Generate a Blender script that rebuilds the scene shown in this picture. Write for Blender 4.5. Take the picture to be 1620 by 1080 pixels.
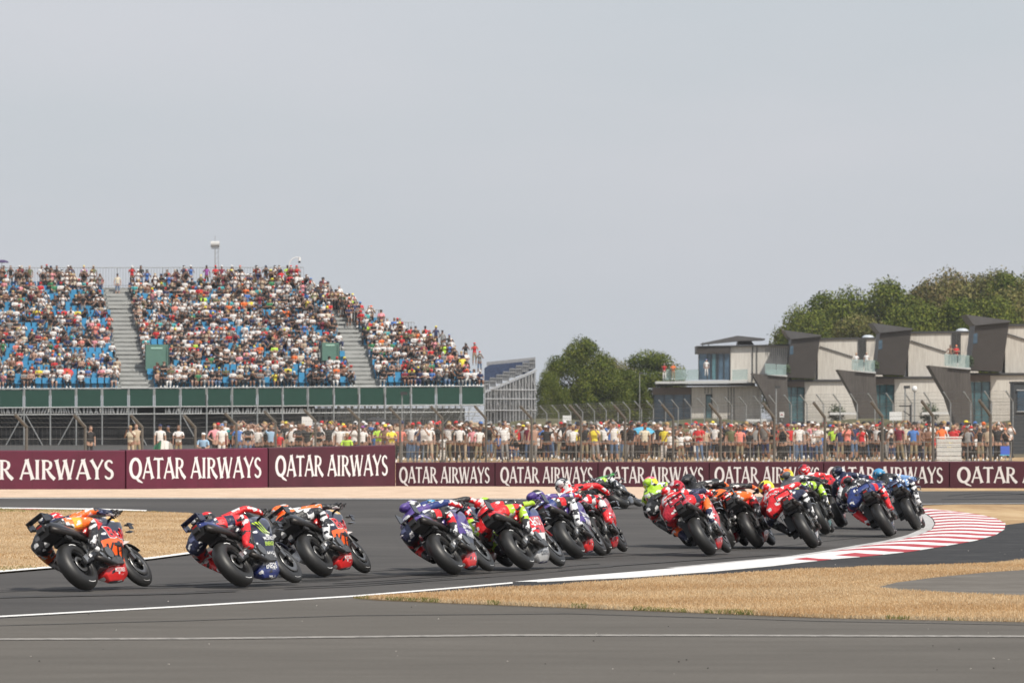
import bpy, bmesh, math, random
import numpy as np
from mathutils import Vector, Matrix, Quaternion
from mathutils.bvhtree import BVHTree
random.seed(11)
SC = bpy.context.scene
for o in list(bpy.data.objects): bpy.data.objects.remove(o)
COL = SC.collection
F = 9000.0      # focal length in photo pixels (200 mm lens)
H = 2.07        # camera height
HY = 660.0      # horizon row
# ------------------------------------------------------------ camera
cd = bpy.data.cameras.new('camera'); cam = bpy.data.objects.new('camera', cd); COL.objects.link(cam)
cam.location = (0, 0, H); cam.rotation_euler = (math.pi/2, 0, 0)
cd.sensor_fit = 'HORIZONTAL'; cd.sensor_width = 36; cd.lens = 200; cd.shift_y = 120/1620
cd.clip_start = 1; cd.clip_end = 9000
cd.dof.use_dof = True; cd.dof.focus_distance = 84; cd.dof.aperture_fstop = 8
SC.camera = cam
# ------------------------------------------------------------ world and sun
SUN_EL = math.radians(52); SUN_AZ = math.radians(138)     # azimuth clockwise from the view direction (+Y)
w = bpy.data.worlds.new("World"); SC.world = w; w.use_nodes = True
nt = w.node_tree; nt.nodes.clear()
out = nt.nodes.new('ShaderNodeOutputWorld'); bg = nt.nodes.new('ShaderNodeBackground'); bg.inputs[1].default_value = 0.1
sky = nt.nodes.new('ShaderNodeTexSky'); sky.sky_type = 'NISHITA'; sky.sun_disc = False
sky.sun_elevation = SUN_EL; sky.sun_rotation = SUN_AZ; sky.air_density = 1.2; sky.dust_density = 2.5
veil = nt.nodes.new('ShaderNodeBackground'); mixs = nt.nodes.new('ShaderNodeMixShader'); mixs.inputs[0].default_value = 0.80
tc = nt.nodes.new('ShaderNodeTexCoord'); mp = nt.nodes.new('ShaderNodeMapping'); mp.inputs['Scale'].default_value = (7, 7, 26)
nz = nt.nodes.new('ShaderNodeTexNoise'); nz.inputs['Scale'].default_value = 1.0; nz.inputs['Detail'].default_value = 4
cr = nt.nodes.new('ShaderNodeValToRGB')
cr.color_ramp.elements[0].position = .3; cr.color_ramp.elements[0].color = (.620, .668, .732, 1)
cr.color_ramp.elements[1].position = .7; cr.color_ramp.elements[1].color = (.695, .712, .778, 1)
L = nt.links.new
L(tc.outputs['Generated'], mp.inputs[0]); L(mp.outputs[0], nz.inputs['Vector']); L(nz.outputs['Fac'], cr.inputs[0])
L(cr.outputs[0], veil.inputs[0]); veil.inputs[1].default_value = 1.0
L(sky.outputs[0], bg.inputs[0]); L(bg.outputs[0], mixs.inputs[1]); L(veil.outputs[0], mixs.inputs[2]); L(mixs.outputs[0], out.inputs[0])
sl = bpy.data.lights.new('sun', 'SUN'); sl.energy = 4.5; sl.angle = math.radians(.5); sl.color = (1, .94, .84)
so = bpy.data.objects.new('sun', sl); COL.objects.link(so)
sv = Vector((math.sin(SUN_AZ)*math.cos(SUN_EL), math.cos(SUN_AZ)*math.cos(SUN_EL), math.sin(SUN_EL)))
so.rotation_euler = sv.to_track_quat('Z', 'Y').to_euler(); so.location = (20, -20, 60)
SC.view_settings.view_transform = 'Standard'; SC.view_settings.look = 'None'
SC.view_settings.exposure = 0; SC.view_settings.gamma = 1
SC.render.engine = 'CYCLES'

# ------------------------------------------------------------ helpers
def P(px, py, D): return Vector(((px-810)*D/F, D, H-(py-HY)*D/F))
def G(px, py, z=0.0):
    D = F*(H-z)/(py-HY); return Vector(((px-810)*D/F, D, z))
MATS = {}
def mat(name, col, rough=.6, metal=0.0, var=0.0, scale=4.0, bump=0.0, alpha=1.0, spec=None, coat=0.0):
    if name in MATS: return MATS[name]
    m = bpy.data.materials.new(name); m.use_nodes = True; n = m.node_tree; b = n.nodes['Principled BSDF']
    b.inputs['Base Color'].default_value = (*col, 1); b.inputs['Roughness'].default_value = rough
    b.inputs['Metallic'].default_value = metal; b.inputs['Alpha'].default_value = alpha
    if spec is not None: b.inputs['Specular IOR Level'].default_value = spec
    if coat: b.inputs['Coat Weight'].default_value = coat; b.inputs['Coat Roughness'].default_value = .08
    m.diffuse_color = (*col, 1)
    if var or bump:
        t = n.nodes.new('ShaderNodeTexCoord'); x = n.nodes.new('ShaderNodeTexNoise')
        x.inputs['Scale'].default_value = scale; x.inputs['Detail'].default_value = 5; x.inputs['Roughness'].default_value = .65
        n.links.new(t.outputs['Object'], x.inputs['Vector'])
        if var:
            r = n.nodes.new('ShaderNodeMapRange'); r.inputs['From Min'].default_value = .3; r.inputs['From Max'].default_value = .7
            r.inputs['To Min'].default_value = 1-var; r.inputs['To Max'].default_value = 1+var
            mx = n.nodes.new('ShaderNodeVectorMath'); mx.operation = 'SCALE'; mx.inputs[0].default_value = col
            n.links.new(x.outputs['Fac'], r.inputs['Value']); n.links.new(r.outputs[0], mx.inputs['Scale'])
            n.links.new(mx.outputs[0], b.inputs['Base Color'])
        if bump:
            bp = n.nodes.new('ShaderNodeBump'); bp.inputs['Strength'].default_value = bump; bp.inputs['Distance'].default_value = .02
            n.links.new(x.outputs['Fac'], bp.inputs['Height']); n.links.new(bp.outputs[0], b.inputs['Normal'])
    MATS[name] = m; return m
def layered(name, stops, scales, rough=.9, bump=.3, bscale=40, stretch=(1, 1, 1), spec=.3, weights=(.5, .3, .2)):
    """Colour ramp over a weighted sum of three noises (coarse, mid, fine) in metres."""
    m = bpy.data.materials.new(name); m.use_nodes = True; n = m.node_tree; b = n.nodes['Principled BSDF']
    b.inputs['Roughness'].default_value = rough; b.inputs['Specular IOR Level'].default_value = spec
    t = n.nodes.new('ShaderNodeTexCoord'); mpn = n.nodes.new('ShaderNodeMapping'); mpn.inputs['Scale'].default_value = stretch
    n.links.new(t.outputs['Object'], mpn.inputs[0]); prev = None
    for s, wt in zip(scales, weights):
        x = n.nodes.new('ShaderNodeTexNoise'); x.inputs['Scale'].default_value = s; x.inputs['Detail'].default_value = 4
        n.links.new(mpn.outputs[0], x.inputs['Vector'])
        ml = n.nodes.new('ShaderNodeMath'); ml.operation = 'MULTIPLY_ADD'; ml.inputs[1].default_value = wt; ml.inputs[2].default_value = 0
        n.links.new(x.outputs['Fac'], ml.inputs[0])
        if prev is not None: n.links.new(prev, ml.inputs[2])
        prev = ml.outputs[0]
    r = n.nodes.new('ShaderNodeValToRGB'); e = r.color_ramp.elements
    for i, (p, c) in enumerate(stops):
        el = e[i] if i < 2 else e.new(p)
        el.position = p; el.color = (*c, 1)
    n.links.new(prev, r.inputs[0]); n.links.new(r.outputs[0], b.inputs['Base Color'])
    if bump:
        x = n.nodes.new('ShaderNodeTexNoise'); x.inputs['Scale'].default_value = bscale; x.inputs['Detail'].default_value = 3
        n.links.new(t.outputs['Object'], x.inputs['Vector'])
        bp = n.nodes.new('ShaderNodeBump'); bp.inputs['Strength'].default_value = bump; bp.inputs['Distance'].default_value = .01
        n.links.new(x.outputs['Fac'], bp.inputs['Height']); n.links.new(bp.outputs[0], b.inputs['Normal'])
    MATS[name] = m; return m

class MB:
    def __init__(s): s.v = []; s.f = []; s.m = []
    def add(s, vs, fs, mi=0):
        o = len(s.v); s.v += [tuple(v) for v in vs]
        for f in fs: s.f.append(tuple(i+o for i in f)); s.m.append(mi)
        return s
    def box(s, c, d, mi=0, R=None):
        x, y, z = d[0]/2, d[1]/2, d[2]/2
        vs = [Vector((a*x, b*y, e*z)) for a in (-1, 1) for b in (-1, 1) for e in (-1, 1)]
        if R is not None: vs = [R @ v for v in vs]
        c = Vector(c)
        return s.add([c+v for v in vs], [(0,1,3,2),(4,6,7,5),(0,4,5,1),(2,3,7,6),(0,2,6,4),(1,5,7,3)], mi)
    def tube(s, pts, rad, n=8, mi=0, cap=True, flat=1.0):
        pts = [Vector(p) for p in pts]; rad = rad if isinstance(rad, (list, tuple)) else [rad]*len(pts)
        loops = []; up = None
        for i, p in enumerate(pts):
            d = (pts[min(i+1, len(pts)-1)]-pts[max(i-1, 0)]).normalized()
            if up is None:
                up = Vector((0, 0, 1)) if abs(d.z) < .9 else Vector((1, 0, 0))
            a = d.cross(up).normalized(); b = a.cross(d).normalized(); up = b
            loops.append([p+a*math.cos(2*math.pi*k/n)*rad[i]+b*math.sin(2*math.pi*k/n)*rad[i]*flat for k in range(n)])
        return s.loft(loops, mi, cap)
    def loft(s, loops, mi=0, cap=True, mf=None):
        n = len(loops[0]); o = len(s.v)
        for l in loops: s.v += [tuple(p) for p in l]
        for i in range(len(loops)-1):
            for k in range(n):
                q = (o+i*n+k, o+i*n+(k+1) % n, o+(i+1)*n+(k+1) % n, o+(i+1)*n+k)
                s.f.append(q)
                if mf: c = sum((Vector(s.v[j]) for j in q), Vector())/4; s.m.append(mf(c))
                else: s.m.append(mi)
        if cap:
            s.f.append(tuple(o+k for k in range(n))[::-1]); s.m.append(mi)
            s.f.append(tuple(o+(len(loops)-1)*n+k for k in range(n))); s.m.append(mi)
        return s
    def prism(s, poly, y0, y1, mi=0):
        """polygon in x,z pulled out from y0 to y1"""
        n = len(poly); a = [(p[0], y0, p[1]) for p in poly]; b = [(p[0], y1, p[1]) for p in poly]
        fs = [tuple(range(n)), tuple(range(n, 2*n))[::-1]]+[(k, (k+1) % n, n+(k+1) % n, n+k) for k in range(n)]
        return s.add(a+b, fs, mi)
    def ell(s, c, r, nu=12, nv=8, mi=0, mf=None, R=None):
        c = Vector(c); loops = []
        for j in range(1, nv):
            t = math.pi*j/nv
            l = []
            for k in range(nu):
                a = 2*math.pi*k/nu
                q = Vector((r[0]*math.sin(t)*math.cos(a), r[1]*math.sin(t)*math.sin(a), r[2]*math.cos(t)))
                if R is not None: q = R @ q
                l.append(c+q)
            loops.append(l)
        return s.loft(loops, mi, True, mf)
    def mesh(s, name, mats, smooth=False):
        me = bpy.data.meshes.new(name); me.from_pydata(s.v, [], s.f)
        for m in mats: me.materials.append(m)
        me.polygons.foreach_set('material_index', s.m)
        if smooth: me.polygons.foreach_set('use_smooth', [True]*len(s.f))
        bm = bmesh.new(); bm.from_mesh(me); bmesh.ops.recalc_face_normals(bm, faces=bm.faces); bm.to_mesh(me); bm.free()
        me.update(); return me
    def build(s, name, mats, parent=None, smooth=False, **kw):
        if not isinstance(mats, (list, tuple)): mats = [mats]
        return link(name, s.mesh(name, mats, smooth), parent, **kw)
def link(name, me, parent=None, **kw):
    o = bpy.data.objects.new(name, me); COL.objects.link(o)
    if parent is not None: o.parent = parent
    for k, v in kw.items():
        if v is not None: o[k] = v
    return o
def empty(name, loc, label=None, cat=None, group=None, rz=0):
    o = bpy.data.objects.new(name, None); COL.objects.link(o); o.location = loc; o.rotation_euler = (0, 0, rz)
    o.empty_display_size = .2
    if label: o['label'] = label
    if cat: o['category'] = cat
    if group: o['group'] = group
    return o
def center(o):
    """move a lone mesh's origin to the foot of its own geometry"""
    me = o.data; n = len(me.vertices); a = np.empty(n*3); me.vertices.foreach_get('co', a); a = a.reshape(-1, 3)
    c = Vector(((a[:, 0].min()+a[:, 0].max())/2, (a[:, 1].min()+a[:, 1].max())/2, a[:, 2].min()))
    me.transform(Matrix.Translation(-c)); o.location = o.location+c; return o

# ------------------------------------------------------------ lettering
def stroke(mb, pts, w, y, mi=0):
    w = [q*1.16 for q in w] if isinstance(w, (list, tuple)) else w*1.16
    pts = [Vector((p[0], p[1])) for p in pts]; w = w if isinstance(w, (list, tuple)) else [w]*len(pts)
    a, b = [], []
    for i, p in enumerate(pts):
        d = (pts[min(i+1, len(pts)-1)]-pts[max(i-1, 0)]).normalized(); n = Vector((-d.y, d.x))
        a.append(p+n*w[i]/2); b.append(p-n*w[i]/2)
    k = len(pts); vs = [(q.x, y, q.y) for q in a]+[(q.x, y, q.y) for q in b]
    mb.add(vs, [(i, i+1, k+i+1, k+i) for i in range(k-1)], mi)
def arc(cx, cy, rx, ry, a0, a1, n=14):
    return [(cx+rx*math.cos(math.radians(a0+(a1-a0)*i/n)), cy+ry*math.sin(math.radians(a0+(a1-a0)*i/n))) for i in range(n+1)]
def fl(w): return [w*1.7, w*1.1, w, w, w*1.1, w*1.7]     # flared stem
def stem(x0, z0, x1, z1): return [(x0+(x1-x0)*t, z0+(z1-z0)*t) for t in (0, .06, .2, .8, .94, 1)]
GLY = {
 'Q': (.86, [(arc(.42, .5, .35, .45, 80, 440, 30), [.12+.06*abs(math.cos(math.radians(80+12*i))) for i in range(31)]), ([(.42, .08), (.62, -.08), (.92, -.20)], [.10, .12, .04])]),
 'A': (.74, [(stem(.04, 0, .37, 1.02), fl(.085)), (stem(.37, 1.02, .70, 0), fl(.15)), ([(.16, .32), (.58, .32)], .075)]),
 'T': (.62, [(stem(.31, 0, .31, .98), fl(.14)), ([(.0, .98), (.03, .96), (.1, .95), (.52, .95), (.59, .96), (.62, .98)], [.2, .12, .085, .085, .12, .2])]),
 'R': (.70, [(stem(.12, 0, .12, 1), fl(.14)), ([(.12, .95)]+arc(.28, .73, .23, .22, 90, -90)+[(.12, .51)], [.07]*5+[.13]*8+[.07]*4), ([(.30, .50), (.5, .2), (.72, .0)], [.10, .15, .16])]),
 'I': (.30, [(stem(.14, 0, .14, 1), fl(.14))]),
 'W': (1.05, [(stem(.04, 1, .29, 0), fl(.15)), (stem(.29, 0, .53, 1), fl(.08)), (stem(.50, 1, .76, 0), fl(.15)), (stem(.76, 0, 1.0, 1), fl(.08))]),
 'Y': (.66, [(stem(.02, 1, .34, .46), fl(.14)), (stem(.64, 1, .34, .46), fl(.08)), ([(.33, .5), (.33, .1), (.33, 0)], [.13, .14, .24])]),
 'S': (.52, [(arc(.26, .74, .18, .21, 20, 250, 12)+arc(.24, .26, .20, .22, 80, -160, 12), [.06]+[.09]*6+[.13]*12+[.10]*6+[.06])]),
}
def word_mesh(mb, text):
    """unit-height lettering in the x,z plane, pulled to the front by 0.3 mm a stroke; returns the width"""
    x = 0; y = 0
    for ch in text:
        if ch == ' ': x += .34; continue
        wd, strokes = GLY[ch]
        for pts, wt in strokes:
            stroke(mb, [(x+p[0], p[1]) for p in pts], wt, y); y -= .0004
        x += wd+.07
    return x-.07
_tc = {}
def text2d(txt):
    """a word as flat triangles; unit cap height"""
    if txt in _tc: return _tc[txt]
    c = bpy.data.curves.new('t', 'FONT'); c.body = txt; c.size = 1; c.offset = .02; c.resolution_u = 3
    o = bpy.data.objects.new('t', c); COL.objects.link(o); dg = bpy.context.evaluated_depsgraph_get(); dg.update()
    me = bpy.data.meshes.new_from_object(o.evaluated_get(dg))
    bm = bmesh.new(); bm.from_mesh(me); bmesh.ops.triangulate(bm, faces=bm.faces)
    for _ in range(2): bmesh.ops.subdivide_edges(bm, edges=[e for e in bm.edges if e.calc_length() > .18], cuts=1)
    bmesh.ops.triangulate(bm, faces=bm.faces)
    v = [(p.co.x, p.co.y) for p in bm.verts]; f = [tuple(q.index for q in p.verts) for p in bm.faces]; bm.free()
    bpy.data.objects.remove(o); bpy.data.meshes.remove(me)
    xs = [p[0] for p in v]; ys = [p[1] for p in v]; x0 = min(xs); h = (max(ys)-min(ys)) or 1; y0 = min(ys)
    v = [((a-x0)/h, (b-y0)/h) for a, b in v]; _tc[txt] = (v, f, max(p[0] for p in v)); return _tc[txt]
def wrap_text(txt, bvh, x0, z0, h, side, material, parent, width=None, slope=0, off=.006, italic=.15, name='lettering'):
    """project a word sideways onto a bodywork surface (side -1 = right flank)"""
    v, f, wd = text2d(txt); sx = h if width is None else width/wd; mb = MB(); vs = []
    for a, b in v:
        x = x0+(a*sx+b*h*italic)*(1 if side < 0 else -1); z = z0+b*h+slope*(x-x0)
        hit = bvh.ray_cast(Vector((x, side*2, z)), Vector((0, -side, 0)))
        y = hit[0].y+side*off if hit[0] is not None else None
        vs.append((x, y, z))
    ys = [q[1] for q in vs if q[1] is not None]
    if not ys: return None
    my = sum(ys)/len(ys); vs = [(x, y if y is not None and y*side > 0 else my, z) for x, y, z in vs]
    mb.add(vs, f); return mb.build(name, material, parent)

# ------------------------------------------------------------ ground
def sheet(name, pts, z, material, world=False, thick=0, **kw):
    mb = MB(); bm = bmesh.new()
    vs = [bm.verts.new((p if world else G(*p)).to_3d()) for p in pts]
    for v in vs: v.co.z = z
    f = bm.faces.new(vs); bm.normal_update()
    if f.normal.z < 0: f.normal_flip()
    if thick:
        r = bmesh.ops.extrude_face_region(bm, geom=[f]); 
        for g in r['geom']:
            if isinstance(g, bmesh.types.BMVert): g.co.z -= thick
        bmesh.ops.recalc_face_normals(bm, faces=bm.faces)
    bmesh.ops.triangulate(bm, faces=[q for q in bm.faces if len(q.verts) > 4])
    me = bpy.data.meshes.new(name); bm.to_mesh(me); bm.free(); me.materials.append(material)
    return link(name, me, None, **kw)
DRY = layered('dry_grass_soil', [(.36, (.25, .15, .07)), (.46, (.36, .235, .12)), (.54, (.45, .315, .17)), (.62, (.52, .385, .23))], (.35, 2.2, 30), bump=.5, bscale=25, stretch=(1, .25, 1))
STRAW = layered('parched_grass_ground', [(.38, (.30, .185, .09)), (.46, (.40, .27, .145)), (.53, (.49, .355, .21)), (.60, (.58, .45, .29))], (.45, 2.2, 26), bump=.6, bscale=30)
GRAVEL = layered('pale_gravel', [(.38, (.46, .335, .235)), (.5, (.57, .425, .31)), (.6, (.66, .51, .39))], (1.2, 6, 60), bump=.6)
ASPH = layered('track_asphalt', [(.34, (.038, .035, .033)), (.46, (.056, .052, .049)), (.54, (.068, .063, .059)), (.66, (.092, .086, .080))], (.25, 1.6, 55), rough=.86, bump=.35, bscale=90, stretch=(.35, .55, 1), weights=(.38, .32, .3))
APRON = layered('worn_apron_asphalt', [(.34, (.074, .066, .056)), (.46, (.094, .085, .073)), (.54, (.106, .096, .083)), (.68, (.140, .128, .112))], (.3, 1.8, 60), rough=.9, bump=.35, bscale=90, stretch=(.35, .8, 1), weights=(.36, .26, .38))
FRESH = layered('fresh_black_asphalt', [(.38, (.020, .020, .021)), (.5, (.029, .029, .030)), (.62, (.052, .051, .050))], (.8, 5, 60), rough=.88, bump=.5, bscale=80)
OLD = layered('old_grey_asphalt', [(.38, (.10, .088, .074)), (.5, (.125, .112, .096)), (.62, (.16, .145, .127))], (.8, 4, 50), rough=.9)
WHITE = mat('line_paint', (.74, .73, .71), .6, var=.12, scale=6)
WORN = mat('worn_line_paint', (.42, .41, .40), .7, var=.35, scale=9)
FAINT = mat('faint_line_paint', (.25, .235, .215), .8, var=.6, scale=9)
RED = mat('kerb_red_paint', (.40, .009, .017), .5, var=.12, scale=5)

big = MB(); big.add([(-440, -5, 0), (440, -5, 0), (440, 2390, 0), (-440, 2390, 0)], [(0, 1, 2, 3)])
big.build('ground', DRY, kind='structure')
sheet('gravel_trap', [(-500, 764), (1000, 764), (1440, 768), (1440, 790), (600, 800), (-500, 800)], .004, GRAVEL, kind='structure')
track = [(-500, 786.5), (200, 787), (600, 788), (1050, 789), (1330, 783), (1443, 777), (1700, 776), (2100, 776), (2100, 797), (1520, 797.5), (1462, 799), (1457, 804),
         (1457, 809.5), (1470, 816), (1477, 822), (1480, 829), (1475, 838), (1455, 847), (1420, 856), (1371, 864), (1320, 873), (1267, 881), (1164, 891), (1060, 902), (815, 923),
         (560, 946), (0, 981), (-500, 1010)]
sheet('track_road', track, .008, ASPH, kind='structure')
sheet('service_road', [(-500, 1008), (0, 980), (560, 944), (640, 946), (1000, 965), (1300, 977), (1620, 984), (2100, 992), (2300, 1300), (-700, 1300)], .012, APRON, kind='structure')
sheet('runoff_road', [(560, 944), (815, 922), (1060, 905), (1302, 884), (1457, 868), (1560, 850), (1587, 840), (1589, 831), (1620, 827), (1900, 824), (1900, 890), (1620, 894), (1560, 899), (1400, 902), (1200, 912), (1000, 925), (815, 937), (700, 944)], .012, FRESH, kind='structure')
# grass islands
isl = [(-500, 806), (0, 806.5), (210, 810), (300, 813), (330, 822), (345, 838), (343, 855), (328, 868), (310, 875), (240, 885), (100, 898), (0, 907), (-500, 945)]
sheet('infield_grass_ground', isl, .030, STRAW, thick=.03, kind='structure')
near = [(560, 948), (620, 944), (700, 940.5), (815, 933), (1000, 920.5), (1200, 907.5), (1400, 898.5), (1560, 895), (1620, 890), (1900, 886), (2200, 1004), (1620, 985), (1300, 979), (1000, 967), (700, 955), (600, 951)]
sheet('verge_grass_ground', near, .030, STRAW, thick=.028, kind='structure')
sheet('tarmac_patch', [(1388, 933), (1420, 925), (1480, 917), (1560, 909), (1620, 905), (1800, 902), (1850, 960), (1620, 949), (1500, 943), (1420, 938)], .036, OLD, kind='structure')
# painted lines
def strip(name, pairs, z, material, **kw):
    mb = MB(); vs = []
    for a, b in pairs: p = G(*a); q = G(*b); vs += [(p.x, p.y, z), (q.x, q.y, z)]
    mb.add(vs, [(2*i, 2*i+1, 2*i+3, 2*i+2) for i in range(len(pairs)-1)])
    return mb.build(name, material, **kw)
def line(name, pts, wpx, z, material, **kw):
    return strip(name, [((p[0], p[1]), (p[0], p[1]+wpx)) for p in pts], z, material, **kw)
line('track_line', [(-400, 1001.5), (0, 976), (280, 960.5), (560, 943.5), (700, 932), (811, 922.3)], 2.2, .018, WHITE, kind='structure')
line('service_line', [(-400, 1013), (300, 1011), (800, 1005.5), (1200, 1006), (2100, 1009)], 2.6, .018, FAINT, kind='structure')
line('infield_line', [(-400, 934), (0, 905.5), (100, 897), (240, 884), (312, 874.3)], 2.8, .034, WHITE, kind='structure')
line('far_edge_line', [(-400, 804), (0, 804.5), (60, 805), (150, 806), (232, 808.7)], 1.9, .034, WHITE, kind='structure')
line('far_track_line', [(-400, 787.6), (300, 788.2), (700, 789), (1050, 789.4)], 1.0, .014, WORN, kind='structure')
line('exit_line', [(1443, 797.3), (1520, 796.8), (2000, 796.5)], .7, .014, WORN, kind='structure')
strip('red_kerb_marking', [((28, 806.9), (28, 807.1)), ((48, 806.9), (48, 808.8)), ((68, 807.2), (68, 807.4))], .038, RED, kind='structure')
for n_, pts in (('skid_mark', [(1500, 784), (1530, 781), (1560, 779.5), (1600, 780), (1640, 783)]), ('skid_mark', [(1525, 786), (1560, 783), (1600, 781.5), (1650, 781)]), ('skid_mark', [(1490, 789.6), (1560, 788.6), (1650, 789.2)])):
    line(n_, pts, 1.0, .0145, mat('rubber_mark', (.028, .027, .027), .8), kind='structure')
rq = random.Random(77)
SEALR = mat('tar_joint', (.035, .033, .030), .7, var=.3, scale=2)
line('tarmac_joint', [(-400, 1000+2), (0, 991), (300, 983), (560, 975), (900, 972), (1300, 984), (2100, 999)], .6, .0168, SEALR, kind='structure')
line('tarmac_joint', [(-300, 897+54), (200, 928), (560, 906), (900, 884), (1200, 868), (1400, 846)], .5, .0135, SEALR, kind='structure')
sheet('crowd_dimming_ground', [(300, 726), (700, 723), (1100, 722.5), (1640, 723), (1900, 723), (1500, 690), (800, 690), (480, 702)], .010, layered('dimmed_ground_tone', [(.36, (.07, .060, .035)), (.5, (.12, .10, .06)), (.64, (.22, .175, .11))], (.3, 1.5, 8)), kind='structure')  # added dark sheet that dims the ground seen between the crowd's legs
for i in range(16):      # faint rubber arcs laid along the racing line
    k = rq.uniform(-1, 1); off = rq.uniform(-9, 7); x0_ = rq.uniform(-60, 900); ln = rq.uniform(160, 420)
    ax_ = [-400, 0, 280, 560, 725, 838, 919, 1128, 1291, 1411, 1454]; ay_ = [958, 940, 934, 922, 911, 903, 886+9, 880, 869, 850, 840]
    pts_ = [(x0_+ln*j/8, float(np.interp(x0_+ln*j/8, ax_, ay_))+off) for j in range(9)]
    line('skid_mark', pts_, rq.uniform(.5, 1.1), .0150+.0002*i, mat('soft_rubber_mark', (.040, .038, .036), .75, var=.4, scale=3), kind='structure')
st_ = MB()
for i in range(70):
    p_ = G(rq.uniform(0, 1620), rq.uniform(950, 1075)) if i % 3 else G(rq.uniform(1000, 1620), rq.uniform(845, 930)); s_q = rq.uniform(.003, .010); st_.ell((p_.x, p_.y, .03 if False else .014+s_q*.5), (s_q, s_q*1.2, s_q*.7), 5, 4, rq.choice((0, 0, 1)))
st_.build('gravel_bits', [mat('pale_stone', (.45, .42, .38), .9), mat('dark_stone', (.06, .055, .05), .9)], None, kind='stuff', label='scattered stones on the tarmac', category='gravel')
# kerb: inner, outer edge points
KI = [(815, 921.5), (900, 914), (1011, 905), (1112, 896), (1170, 890), (1225, 885), (1267, 881), (1320, 873), (1371, 864), (1420, 856), (1455, 847), (1475, 838), (1480, 829), (1476, 821), (1468, 815), (1457, 809.5), (1445, 805)]
KO = [(850, 921.7), (1000, 914.5), (1125, 905.4), (1222, 896.3), (1275, 890), (1322, 885), (1371, 881), (1443, 873), (1498, 864), (1543, 856), (1575, 847), (1589, 838), (1591, 829), (1577, 821), (1552, 815), (1512, 809.5), (1462, 804.6)]
ki = [G(*p) for p in KI]; ko = [G(*p) for p in KO]
def resamp(a, b, step):
    mid = [(p+q)/2 for p, q in zip(a, b)]; d = [0]
    for i in range(1, len(mid)): d.append(d[-1]+(mid[i]-mid[i-1]).length)
    n = int(d[-1]/step); res = []
    for k in range(n+1):
        s_ = d[-1]*k/n; i = max(j for j in range(len(d)-1) if d[j] <= s_+1e-6); t = (s_-d[i])/(d[i+1]-d[i]); res.append((a[i].lerp(a[i+1], t), b[i].lerp(b[i+1], t)))
    return res
rs = resamp(ki, ko, .30); kb = MB(); nseg = 5
for k, (a, b) in enumerate(rs):
    for j in range(nseg+1):
        t = j/nseg; p = a.lerp(b, t); z = .018+.030*min(1, k/40)*math.sin(math.pi*min(1, t*1.15))
        kb.v.append((p.x, p.y, z))
    kb.v.append((b.x, b.y, .012))
W_ = nseg+2; K0 = next(i for i, (a, b) in enumerate(rs) if a.y > G(0, 889).y)
for k in range(len(rs)-1):
    red = (k//5) % 2 == 1 and k > K0
    for j in range(nseg+1):
        kb.f.append((k*W_+j, k*W_+j+1, (k+1)*W_+j+1, (k+1)*W_+j)); kb.m.append(1 if red and (k > K0+14 or j > 2) else 0)
kb.build('kerb', [WHITE, RED], kind='structure')
inner = [(a+(a-b).normalized()*.22, a+(a-b).normalized()*.02) for a, b in rs[K0-12:]]
mb = MB(); vs = []
for a, b in inner: vs += [(a.x, a.y, .013), (b.x, b.y, .013)]
mb.add(vs, [(2*i, 2*i+1, 2*i+3, 2*i+2) for i in range(len(inner)-1)]); mb.build('kerb_edge_line', WORN, kind='structure')

# blades of dry grass
def blade_mat(name, col):
    m = bpy.data.materials.new(name); m.use_nodes = True; n = m.node_tree; n.nodes.clear(); o = n.nodes.new('ShaderNodeOutputMaterial'); d = n.nodes.new('ShaderNodeBsdfDiffuse'); t = n.nodes.new('ShaderNodeBsdfTranslucent'); x = n.nodes.new('ShaderNodeMixShader')
    d.inputs[0].default_value = (*col, 1); t.inputs[0].default_value = (*col, 1); x.inputs[0].default_value = .45; n.links.new(d.outputs[0], x.inputs[1]); n.links.new(t.outputs[0], x.inputs[2]); n.links.new(x.outputs[0], o.inputs[0]); return m
BL = [blade_mat('straw_blade', (.60, .44, .265)), blade_mat('pale_straw_blade', (.70, .56, .37)), blade_mat('rust_blade', (.50, .325, .17)), blade_mat('green_blade', (.20, .21, .07))]
def inside(p, poly):
    c = False; j = len(poly)-1
    for i in range(len(poly)):
        a, b = poly[i], poly[j]
        if (a[1] > p[1]) != (b[1] > p[1]) and p[0] < (b[0]-a[0])*(p[1]-a[1])/(b[1]-a[1])+a[0]: c = not c
        j = i
    return c
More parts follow.
